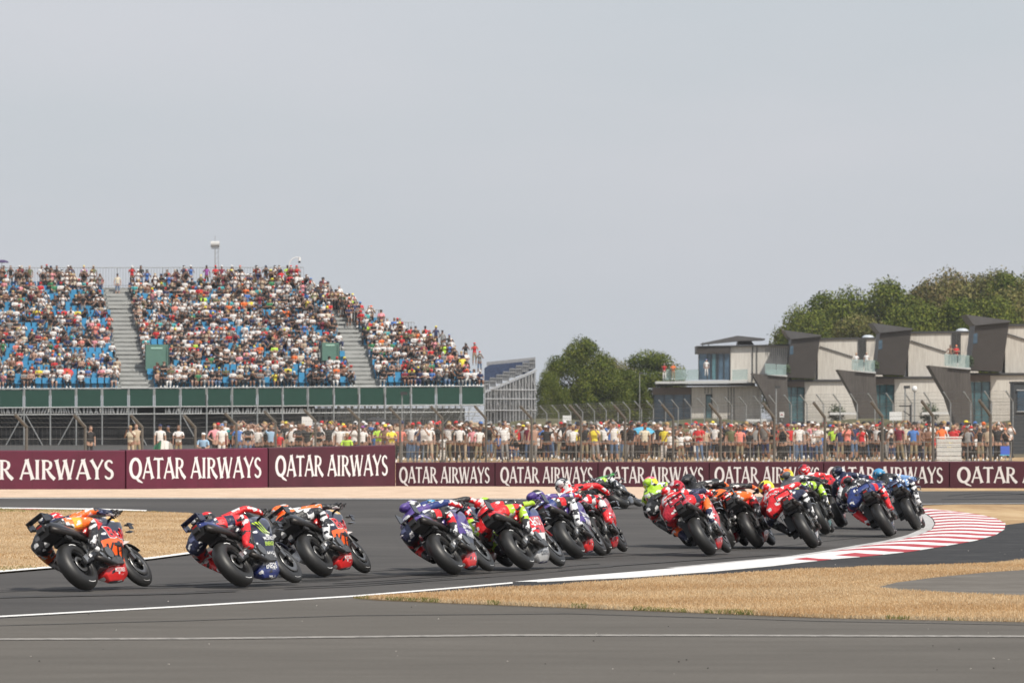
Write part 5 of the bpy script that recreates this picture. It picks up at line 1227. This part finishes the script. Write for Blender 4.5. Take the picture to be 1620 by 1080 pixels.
# ------------------------------------------------------------ spectators: a few skinned poses, faces toward the track (-y)
def person_J(pose):
    J = {'pel': ((0, 0, .92), (.15, .10)), 'lum': ((0, 0, 1.10), (.135, .10)), 'tho': ((0, .01, 1.34), (.17, .11)), 'nek': ((0, 0, 1.50), (.055, .055)), 'hed': ((0, -.01, 1.60), (.085, .10)), 'top': ((0, 0, 1.70), (.075, .09)),
         'lhi': ((-.09, 0, .88), .09), 'lkn': ((-.11, -.02, .48), .062), 'lan': ((-.12, .03, .09), .042), 'lto': ((-.13, -.12, .04), .04),
         'rhi': ((.09, 0, .88), .09), 'rkn': ((.11, -.02, .48), .062), 'ran': ((.12, .03, .09), .042), 'rto': ((.13, -.12, .04), .04),
         'lsh': ((-.20, .01, 1.40), .055), 'rsh': ((.20, .01, 1.40), .055)}
    arms = {'down': ((-.25, .02, 1.12), (-.25, -.04, .88)), 'phone': ((-.27, -.10, 1.18), (-.08, -.26, 1.50)), 'hips': ((-.36, .06, 1.14), (-.18, -.04, 1.0)), 'cross': ((-.26, -.08, 1.14), (.04, -.17, 1.18)), 'up': ((-.30, -.02, 1.62), (-.12, -.04, 1.80)), 'front': ((-.25, -.10, 1.12), (-.12, -.30, 1.10)), 'shade': ((-.34, -.06, 1.50), (-.10, -.10, 1.66))}
    la, ra = {'standA': ('phone', 'phone'), 'standB': ('down', 'down'), 'standC': ('hips', 'hips'), 'standD': ('cross', 'cross'), 'standE': ('up', 'up'), 'standF': ('phone', 'down'), 'standG': ('down', 'shade'), 'sitA': ('front', 'front'), 'sitB': ('phone', 'phone'), 'sitC': ('cross', 'front')}[pose]
    for s, a, k in ((-1, la, 'l'), (1, ra, 'r')):
        e, w_ = arms[a]; J[k+'el'] = ((-s*e[0], e[1], e[2]), .042); J[k+'wr'] = ((-s*w_[0], w_[1], w_[2]), .034)
        d = (Vector(J[k+'wr'][0])-Vector(J[k+'el'][0])).normalized()*.09; J[k+'ha'] = (tuple(Vector(J[k+'wr'][0])+d), .034)
    if pose.startswith('sit'):
        for n in J:
            p, r = J[n]
            if n not in ('lkn', 'lan', 'lto', 'rkn', 'ran', 'rto'): J[n] = ((p[0], p[1]-(p[2]-.88)*.12, p[2]-.42), r)
        for s, k in ((-1, 'l'), (1, 'r')): J[k+'kn'] = ((s*.15, -.40, .50), .07); J[k+'an'] = ((s*.14, -.36, .10), .045); J[k+'to'] = ((s*.15, -.50, .05), .04)
    B = [('pel', 'lum'), ('lum', 'tho'), ('tho', 'nek'), ('nek', 'hed'), ('hed', 'top')]
    for k in 'lr': B += [('tho', k+'sh'), (k+'sh', k+'el'), (k+'el', k+'wr'), (k+'wr', k+'ha'), ('pel', k+'hi'), (k+'hi', k+'kn'), (k+'kn', k+'an'), (k+'an', k+'to')]
    return J, B
# slots: 0 skin, 1 shirt, 2 shorts, 3 lower leg, 4 hair or hat, 5 shoe, 6 brim
def person_slot(bn, t, f):
    a, b = bn
    if a in ('pel',) and b == 'lum': return 2 if t < .25 else 1
    if bn in (('lum', 'tho'), ('tho', 'nek')): return 1 if (bn[0] == 'lum' or t < .7) else 0
    if bn == ('nek', 'hed'): return 0
    if bn == ('hed', 'top'): return 4 if (f.center.y > .03 or t > .45) else 0
    if b[1:] == 'sh': return 1
    if a[1:] == 'sh': return 1 if t < .6 else 0
    if a[1:] in ('el', 'wr'): return 0
    if b[1:] == 'hi': return 2
    if a[1:] == 'hi': return 2
    if a[1:] == 'kn': return 3 if t < .8 else 5
    return 5
PM = {}
for pose in ('standA', 'standB', 'standC', 'standD', 'standE', 'standF', 'standG', 'sitA', 'sitB', 'sitC'):
    J, B = person_J(pose)
    for hat in (0, 1):
        for lod in ((1, 0) if pose.startswith('sit') or pose in ('standA', 'standB', 'standD') else (1,)):
            me = skin_body(J, B, 'pel', lod)
            for _ in range(7): me.materials.append(None)
            tag_faces(me, J, B, person_slot); mb = MB(); t = Vector(J['top'][0]); h = Vector(J['hed'][0])
            n1, n2 = (10, 6) if lod else (6, 4)
            if hat: mb.ell(t+Vector((0, 0, -.015)), (.092, .105, .075), n1, n2, 4); mb.box(t+Vector((0, -.12, -.03)), (.15, .12, .015), 6)
            else: mb.ell(t+Vector((0, .025, -.02)), (.088, .10, .085), n1, n2, 4)
            if lod: mb.ell(h+Vector((0, -.10, .0)), (.014, .022, .022), 6, 4, 0); mb.ell(h+Vector((0, -.01, .01)), (.08, .095, .11), 10, 7, 0)
            if 'A' in pose or pose == 'sitB': w1_ = (Vector(J['lha'][0])+Vector(J['rha'][0]))/2; mb.box(w1_+Vector((0, -.02, .02)), (.15, .02, .08), 5)
            m2 = append_mesh(me, mb)
            for _ in range(7): m2.materials.append(None)
            PM[pose, hat, lod] = m2
COLS = dict(white=(.72, .71, .70), black=(.022, .022, .024), navy=(.028, .038, .10), red=(.56, .03, .035), grey=(.24, .24, .24), orange=(.78, .17, .04), blue=(.07, .18, .48), yellow=(.78, .66, .07), green=(.05, .22, .10), pink=(.72, .30, .34), teal=(.07, .38, .40), beige=(.46, .37, .27), maroon=(.20, .025, .05), lime=(.50, .78, .08), purple=(.28, .07, .30), denim=(.10, .16, .27), khaki=(.27, .23, .15), cream=(.62, .56, .44), salmon=(.75, .25, .20), sky=(.30, .47, .66), brown=(.12, .07, .045), blonde=(.40, .27, .12), olive=(.13, .14, .07))
CM = {k: mat('cloth_'+k, v, .8) for k, v in COLS.items()}
SK = [mat('skin_light', (.42, .26, .195), .6), mat('skin_tan', (.24, .13, .088), .6), mat('skin_brown', (.20, .10, .06), .6)]
SHIRT = ['white']*38+['black']*46+['grey']*9+['navy']*8+['red']*9+['blue']*4+['orange']*2+['yellow']*2+['green']*2+['pink']*3+['teal']*2+['beige']*3+['maroon']*3+['lime']*1+['cream']*3+['salmon']*1+['olive']*2+['skin']*5
BOT = ['black']*28+['navy']*4+['denim']*5+['khaki']*2+['grey']*3+['white']*1+['beige']*1
HATC = ['white']*5+['black']*7+['red']*4+['navy']*3+['beige']*2+['yellow', 'blue', 'orange', 'grey']
HAIR = ['brown', 'black', 'brown', 'blonde', 'grey']
CH_W = {'standA': 'filming', 'standB': 'arms down', 'standC': 'hands on hips', 'standD': 'arms crossed', 'standE': 'arms raised', 'standF': 'one-handed filming', 'standG': 'shading eyes', 'sitA': 'hands on knees', 'sitB': 'filming', 'sitC': 'arms folded'}
ORD = ['first', 'second', 'third', 'fourth', 'fifth', 'sixth', 'seventh', 'eighth', 'ninth', 'tenth', 'eleventh', 'twelfth', 'thirteenth', 'fourteenth', 'fifteenth', 'sixteenth', 'seventeenth', 'eighteenth', 'nineteenth', 'twentieth', 'twenty-first', 'twenty-second', 'twenty-third', 'twenty-fourth', 'twenty-fifth']
used = set(); rc = random.Random(23)
def outfit(fix=None):
    d = dict(shirt=rc.choice(SHIRT), bot=rc.choice(BOT), hat=rc.random() < .55, skin=rc.choices((0, 1, 2), (6, 5, 1))[0], long=rc.random() < .68, shoe=rc.choice(['black', 'white', 'grey']))
    d['hc'] = rc.choice(HATC) if d['hat'] else rc.choice(HAIR)
    if fix: d.update(fix)
    return d
def mats_of(d):
    sk = SK[d['skin']]; sh = sk if d['shirt'] == 'skin' else CM[d['shirt']]; bt = CM[d['bot']]
    return [sk, sh, bt, bt if d['long'] else sk, CM[d['hc']], CM[d['shoe']], CM[d['hc']]]
def spectator(pose, M, where, d=None, group='spectators', fixed=None, scale=1):
    for tries in range(60):
        q = outfit(d)
        sh = 'bare-chested' if q['shirt'] == 'skin' else q['shirt']+' top'
        hd = (q['hc']+' cap') if q['hat'] else {'brown': 'brown hair', 'black': 'black hair', 'blonde': 'fair hair', 'grey': 'grey hair'}.get(q['hc'], 'bare head')
        pre = 'spectator' if pose.startswith('stand') else 'seated spectator'
        lab = fixed or f"{pre}, {sh}, {hd}, {q['bot']} {'trousers' if q['long'] else 'shorts'}, {CH_W[pose]}, {where}"
        if lab not in used: break
    used.add(lab); me = PM[pose, int(q['hat']), 1]; o = link('person', me); o.matrix_world = M @ Matrix.Diagonal((scale, scale, scale, 1))
    for i, m in enumerate(mats_of(q)): o.material_slots[i].link = 'OBJECT'; o.material_slots[i].material = m
    o['label'] = lab; o['category'] = 'person'; o['group'] = group; return o
def at_ground(px, D, rz=0, z=0):
    p = P(px, 700, D); return Matrix.Translation((p.x, p.y, z)) @ Matrix.Rotation(rz+math.atan2(-(p.x), p.y), 4, 'Z') @ Matrix.Rotation(rc.gauss(0, .035), 4, 'Y') @ Matrix.Rotation(rc.gauss(.03, .05), 4, 'X')
posts = f1p
def gap(px):
    for i in range(len(posts)-1):
        if posts[i] <= px < posts[i+1]: return i
    return len(posts)-1
# singled out people of the standing crowd: px, depth, pose, outfit, extra words
SPEC = [
 (140, 262, 'standB', dict(shirt='black', hat=0, hc='brown'), None), (208, 262, 'standA', dict(shirt='cream', bot='beige', long=True, hat=0, hc='blonde'), None), (218, 264, 'standB', dict(shirt='beige', bot='khaki', hat=0), None),
 (253, 262, 'standB', dict(shirt='white', bot='navy', hat=1, hc='navy'), None), (266, 266, 'standB', dict(shirt='black', hat=0), None), (282, 260, 'standD', dict(shirt='white', bot='khaki', long=True, hat=0), None),
 (320, 255, 'sitA', dict(shirt='sky', bot='red', hat=1, hc='white'), None), (343, 262, 'standC', dict(shirt='pink', bot='black', hat=0), None), (350, 259, 'standB', dict(shirt='white', bot='white', hat=0), None), (376, 260, 'standB', dict(shirt='blue', bot='denim'), None),
 (383, 263, 'standE', dict(shirt='white'), None), (392, 259, 'standD', dict(shirt='black', hat=0), None), (398, 264, 'standG', dict(shirt='white', hat=0), None), (413, 262, 'standE', dict(shirt='grey', hat=0), None), (427, 260, 'standE', dict(shirt='sky', hat=0), None),
 (461, 261, 'standF', dict(shirt='white', hat=1, hc='white'), None), (471, 259, 'standD', dict(shirt='black', hat=0), None), (478, 260, 'standF', dict(shirt='black', hat=0), None), (505, 260, 'standD', dict(shirt='black', hat=0), None), (520, 259, 'standE', dict(shirt='black', hat=0), None),
 (535, 256, 'standB', dict(shirt='white', bot='white'), None), (549, 254, 'sitA', dict(shirt='lime', bot='black'), None), (561, 260, 'standA', dict(shirt='white'), None), (573, 260, 'standB', dict(shirt='white', bot='black', hat=1, hc='purple'), None), (598, 262, 'standD', dict(shirt='lime', hat=0), None),
 (608, 261, 'standD', dict(shirt='skin', hat=1, hc='yellow'), None), (620, 258, 'standD', dict(shirt='yellow', hat=0, hc='blonde', bot='khaki'), None), (650, 259, 'standB', dict(shirt='white', bot='denim', long=True), None), (664, 258, 'standB', dict(shirt='navy', bot='denim'), None), (680, 258, 'standB', dict(shirt='white', bot='beige', hat=0), None),
 (727, 258, 'standB', dict(shirt='white', hat=1, hc='white'), None), (755, 257, 'standB', dict(shirt='white', bot='khaki', hat=0), None), (944, 256, 'standA', dict(shirt='yellow', bot='grey', hat=0), None), (907, 257, 'standB', dict(shirt='white', bot='black', hat=0), None), (925, 257, 'standF', dict(shirt='black', bot='khaki', hat=1, hc='grey'), None),
 (1018, 257, 'standB', dict(shirt='cream', hat=0), None), (1108, 257, 'standD', dict(shirt='red', hat=0), None), (1170, 257, 'standB', dict(shirt='salmon', bot='khaki', hat=0), None), (1157, 258, 'standB', dict(shirt='olive', hat=1, hc='red'), None), (1242, 257, 'standA', dict(shirt='black', bot='black', hat=0), None), (1264, 257, 'standB', dict(shirt='white', bot='denim', hat=1, hc='white', long=True), None),
 (1297, 256, 'standD', dict(shirt='white', hat=1, hc='white'), None), (1340, 255, 'standA', dict(shirt='salmon', bot='black', hat=0), None), (1366, 254, 'standA', dict(shirt='red', bot='black', hat=1, hc='white'), None), (1446, 256, 'standB', dict(shirt='blue', bot='khaki', hat=0), None), (1455, 258, 'standB', dict(shirt='skin', hat=0), None), (1467, 257, 'standD', dict(shirt='skin', hat=0), None),
 (1493, 262, 'standB', dict(shirt='orange', hat=1, hc='black'), None), (1533, 256, 'standF', dict(shirt='grey', hat=1, hc='grey'), None), (1562, 256, 'standB', dict(shirt='beige', hat=1), None), (1577, 256, 'standE', dict(shirt='black', bot='black', long=True, hat=0), None),
]
cnt = 0; grp = 'spectators standing behind the catch fence'
def where_f(px):
    i = gap(px); return f"behind {ORD[i]} fence gap"
for px, D, pose, d, _ in SPEC:
    spectator(pose, at_ground(px, D, rc.uniform(-.4, .4)), where_f(px), d, grp, scale=rc.uniform(.96, 1.05)); cnt += 1
x = 336.0; front = [p[0] for p in SPEC]
while x < 1588:
    dens = 1.0
    if x > 1480: dens = 1.6
    if 480 < 0: pass
    x += rc.choice((rc.uniform(1.5, 4), rc.uniform(4, 6.5), rc.uniform(5, 9)))*dens
    D = rc.uniform(257, 284)
    if min(abs(x-p) for p in front) < 5 and D < 263: D += 6
    if 1484 < x < 1518 and D < 262: D += 8
    pose = rc.choices(['standA', 'standB', 'standC', 'standD', 'standE', 'standF', 'standG'], (5, 6, 1.5, 2, 1, 3, 2))[0]
    spectator(pose, at_ground(x, D, rc.uniform(-.6, .6)), where_f(x), None, grp, scale=rc.choice((rc.uniform(.94, 1.1), rc.uniform(.94, 1.1), rc.uniform(.94, 1.1), rc.uniform(.7, .92)))); cnt += 1
# people on terraces and roofs
terr = [((1117.5, 595), 584, 'standB', dict(shirt='white', bot='white', hat=0), 'person in white beside the end house\'s big windows, on its terrace'), ((1051, 601), 588.6, 'standA', dict(shirt='red', bot='white', hat=0), 'left person of two at the terrace rail next to the oak'),
 ((1065, 601), 588.4, 'standD', dict(shirt='orange', bot='khaki', hat=0), 'person in orange at the terrace rail next to the oak'), ((1354.5, 587), 543.6, 'standB', dict(shirt='white', bot='white', long=True, hat=0), 'woman in a long white dress on the middle tower\'s balcony'),
 ((1371, 586), 544, 'standB', dict(shirt='white', bot='grey', hat=0), 'person in white top at the middle tower\'s balcony planter'), ((1503.5, 577), 499.6, 'standC', dict(shirt='skin', bot='black', hat=0), 'bare-chested person on the balcony left of the nearest tower'), ((1513, 577), 499.8, 'standD', dict(shirt='red', bot='black', long=True, hat=0), 'person in red top and dark trousers on the nearest tower\'s balcony')]
for (px, py), D, pose, d, lab in terr:
    p = P(px, py, D); spectator(pose, Matrix.Translation(p), '', d, 'people on the house terraces', fixed=lab); cnt += 1
# standing people on the stand: px, row, shirt, hat
STND = [(6, 24, 'teal', 0, None), (17, 24, 'black', 0, None), (31, 24, 'orange', 1, 'white'), (47, 24, 'olive', 0, None), (66, 24, 'white', 0, None), (74, 24.3, 'black', 1, 'red'), (90, 24, 'black', 0, None), (108, 24, 'grey', 1, 'white'), (133, 24, 'purple', 0, None), (148, 24, 'olive', 1, 'beige'),
 (186, 22.6, 'cream', 1, 'black'), (209, 24, 'red', 1, 'white'), (223, 24, 'black', 0, None), (291, 24, 'navy', 1, 'black'), (302, 24, 'blue', 1, 'white'), (327, 24, 'purple', 1, 'black'), (341, 24, 'red', 1, 'red'), (351, 24, 'maroon', 1, 'white'), (367, 24, 'cream', 1, 'white'), (380, 24, 'black', 0, None),
 (405.5, 24, 'lime', 1, 'black'), (434, 23, 'black', 0, None), (445, 23.3, 'red', 1, 'black'), (455, 24, 'lime', 1, 'black'), (460, 22.6, 'red', 0, None), (469, 22, 'white', 1, 'white'), (479, 20.5, 'pink', 1, 'red'), (491, 20, 'grey', 1, 'red'), (509, 20.5, 'maroon', 1, 'black'), (503, 19.4, 'black', 1, 'white'), (515, 19, 'white', 0, None), (521, 18.5, 'red', 0, None),
 (538, 17.5, 'black', 0, None), (541, 16.5, 'black', 1, 'black'), (552, 16.4, 'red', 1, 'white'), (556, 15.8, 'red', 0, None), (561, 16.5, 'grey', 0, None), (552, 14, 'navy', 1, 'red'), (554, 15, 'black', 0, None), (673, 9.3, 'red', 1, 'black'), (680, 8.8, 'brown', 0, None), (690, 9, 'navy', 1, 'yellow'), (700, 8.6, 'grey', 1, 'black'), (711, 7.6, 'black', 0, None), (714, 6.5, 'white', 0, None), (737, 5, 'black', 1, 'grey'), (751, 5, 'red', 1, 'red'), (759, 3.4, 'grey', 1, 'red'), (238, 3.6, 'red', 1, 'white'), (256, 3.6, 'red', 1, 'white')]
def seat_px_where(px, row):
    blk = 'left' if px < 190 else 'middle' if px < 575 else 'right'
    return blk
g3 = 'spectators in the big grandstand'
def feet(px, row, dy=.12, dz=0): return Matrix.Translation(st(s_at(px, row), row, dz, False)+Vector((-sn, cs, 0))*dy) @ Rz
for px, row, shc, hat, hc in STND:
    pose = rc.choice(['standA', 'standB', 'standD', 'standF', 'standC'])
    row_word = 'top rail' if row > 23.5 else 'stepped right edge' if px > 425 else 'box foot'
    d = dict(shirt=shc, hat=hat)
    if hc: d['hc'] = hc
    M = feet(px, row) if row == int(row) or row > 24 else feet(px, row, .1, -.33*(row-int(row)))
    spectator(pose, M, f"{seat_px_where(px, row)} block, {row_word}", d, g3); cnt += 1
# front rows seated as individuals, the rest as one crowd
order = sorted(taken, key=lambda i: (slots[i][0], slots[i][1])); order = [i for i in order if -8 < slots[i][2] < 775]
room = 300-cnt; ind = order[:max(0, room)]; rest = order[max(0, room):]+[i for i in sorted(taken) if i not in set(order)]
def panel_no(px):
    for i in range(len(PXS)-1):
        if PXS[i] <= px < PXS[i+1]: return i
    return 19
for i in ind:
    r, s, px = slots[i]; M = Matrix.Translation(st(s, r, .02, False)+Vector((-sn, cs, 0))*.22) @ Rz
    pose = rc.choice(['sitA', 'sitB', 'sitC', 'sitA'])
    spectator(pose, M, f"{ORD[r]} row, {ORD[min(panel_no(px), 24)]} green panel", None, g3)
pal = list(CM)+['sk0', 'sk1', 'sk2']; pi = {k: i for i, k in enumerate(pal)}
T = {}
for k, me in PM.items():
    if k[2] == 0:
        a = np.empty(len(me.vertices)*3); me.vertices.foreach_get('co', a); lens = np.array([len(p.vertices) for p in me.polygons]); lv = np.empty(len(me.loops), dtype=int); me.loops.foreach_get('vertex_index', lv); mi = np.array([p.material_index for p in me.polygons])
        T[k] = (a.reshape(-1, 3), [tuple(p.vertices) for p in me.polygons], mi)
V, Fc, Mi = [], [], []
def merge(key, M, d):
    a, fs, mi = T[key]; Mn = np.array(M); q = a@Mn[:3, :3].T+Mn[:3, 3]; o = sum_[0]; V.append(q); Fc.extend([tuple(i+o for i in f) for f in fs]); sum_[0] += len(a)
    sk = pi['sk%d' % d['skin']]; sh = sk if d['shirt'] == 'skin' else pi[d['shirt']]; b = pi[d['bot']]
    lut = np.array([sk, sh, b, b if d['long'] else sk, pi[d['hc']], pi[d['shoe']], pi[d['hc']]]); Mi.append(lut[mi])
sum_ = [0]
for i in rest:
    r, s, px = slots[i]; d = outfit(); sc_ = rc.uniform(.92, 1.06)
    M = Matrix.Translation(st(s+rc.uniform(-.05, .05), r, .02, False)+Vector((-sn, cs, 0))*.22) @ Matrix.Rotation(PSI+rc.uniform(-.5, .5), 4, 'Z') @ Matrix.Diagonal((sc_, sc_, sc_, 1))
    merge((rc.choice(['sitA', 'sitB', 'sitC']), int(d['hat']), 0), M, d)
for k in range(110):      # people standing or passing between the seats
    px = rc.uniform(0, 560); row = rc.randint(5, 22) if k < 50 else rc.choice((22, 23, 23, 24)); px = px if k < 50 else rc.uniform(0, 470)
    if px > endpx(row)-10 or in_aisle(px, row): continue
    d = outfit(); merge(('standA', int(d['hat']), 0), feet(px, row, .02), d)
for k in range(70):      # standing down the stepped right edge
    row = rc.uniform(2, 22); d = outfit(); merge((rc.choice(['standA', 'standB', 'standD']), int(d['hat']), 0), feet(endpx(int(row))-rc.uniform(1, 26), int(row), rc.uniform(.05, .5)), d)
xb = 338.0
while xb < 1592:      # back rows behind the individually built ones
    xb += rc.uniform(3, 9); d = outfit(); D = rc.uniform(286, 300)
    merge((rc.choice(['standA', 'standB', 'standD', 'standB']), int(d['hat']), 0), at_ground(xb, D, rc.uniform(-.6, .6)) @ Matrix.Diagonal((1, 1, rc.uniform(.96, 1.1), 1)), d)
for k in range(26):      # along the right side of the first stairway
    row = rc.uniform(5, 23); t = row/24; px = 236-33*t+rc.uniform(3, 8); d = outfit(); merge((rc.choice(['sitA', 'sitC']), int(d['hat']), 0), feet(px, int(row), .2), d)
me = bpy.data.meshes.new('crowd'); me.from_pydata(np.concatenate(V).tolist(), [], Fc)
for k in pal: me.materials.append(SK[int(k[2])] if k.startswith('sk') and k[2:].isdigit() else CM[k])
me.polygons.foreach_set('material_index', np.concatenate(Mi)); me.polygons.foreach_set('use_smooth', [True]*len(Fc))
link('crowd', me, None, kind='stuff', label='dense crowd filling the upper grandstand rows and the back rows behind the fence', category='crowd')
print('spectators', cnt, len(ind), len(rest), 'objects', len(bpy.data.objects))
# ------------------------------------------------------------ summer haze over the circuit
hz = MB(); hz.box((0, 1195, 19), (900, 2410, 40)); hm = bpy.data.materials.new('haze_air'); hm.use_nodes = True; n = hm.node_tree; n.nodes.clear()
ho = n.nodes.new('ShaderNodeOutputMaterial'); hv = n.nodes.new('ShaderNodeVolumePrincipled'); hv.inputs['Color'].default_value = (.86, .90, .95, 1); hv.inputs['Density'].default_value = .00008
n.links.new(hv.outputs[0], ho.inputs['Volume'])
o = hz.build('haze', hm, None, kind='stuff'); o.display_type = 'WIRE'
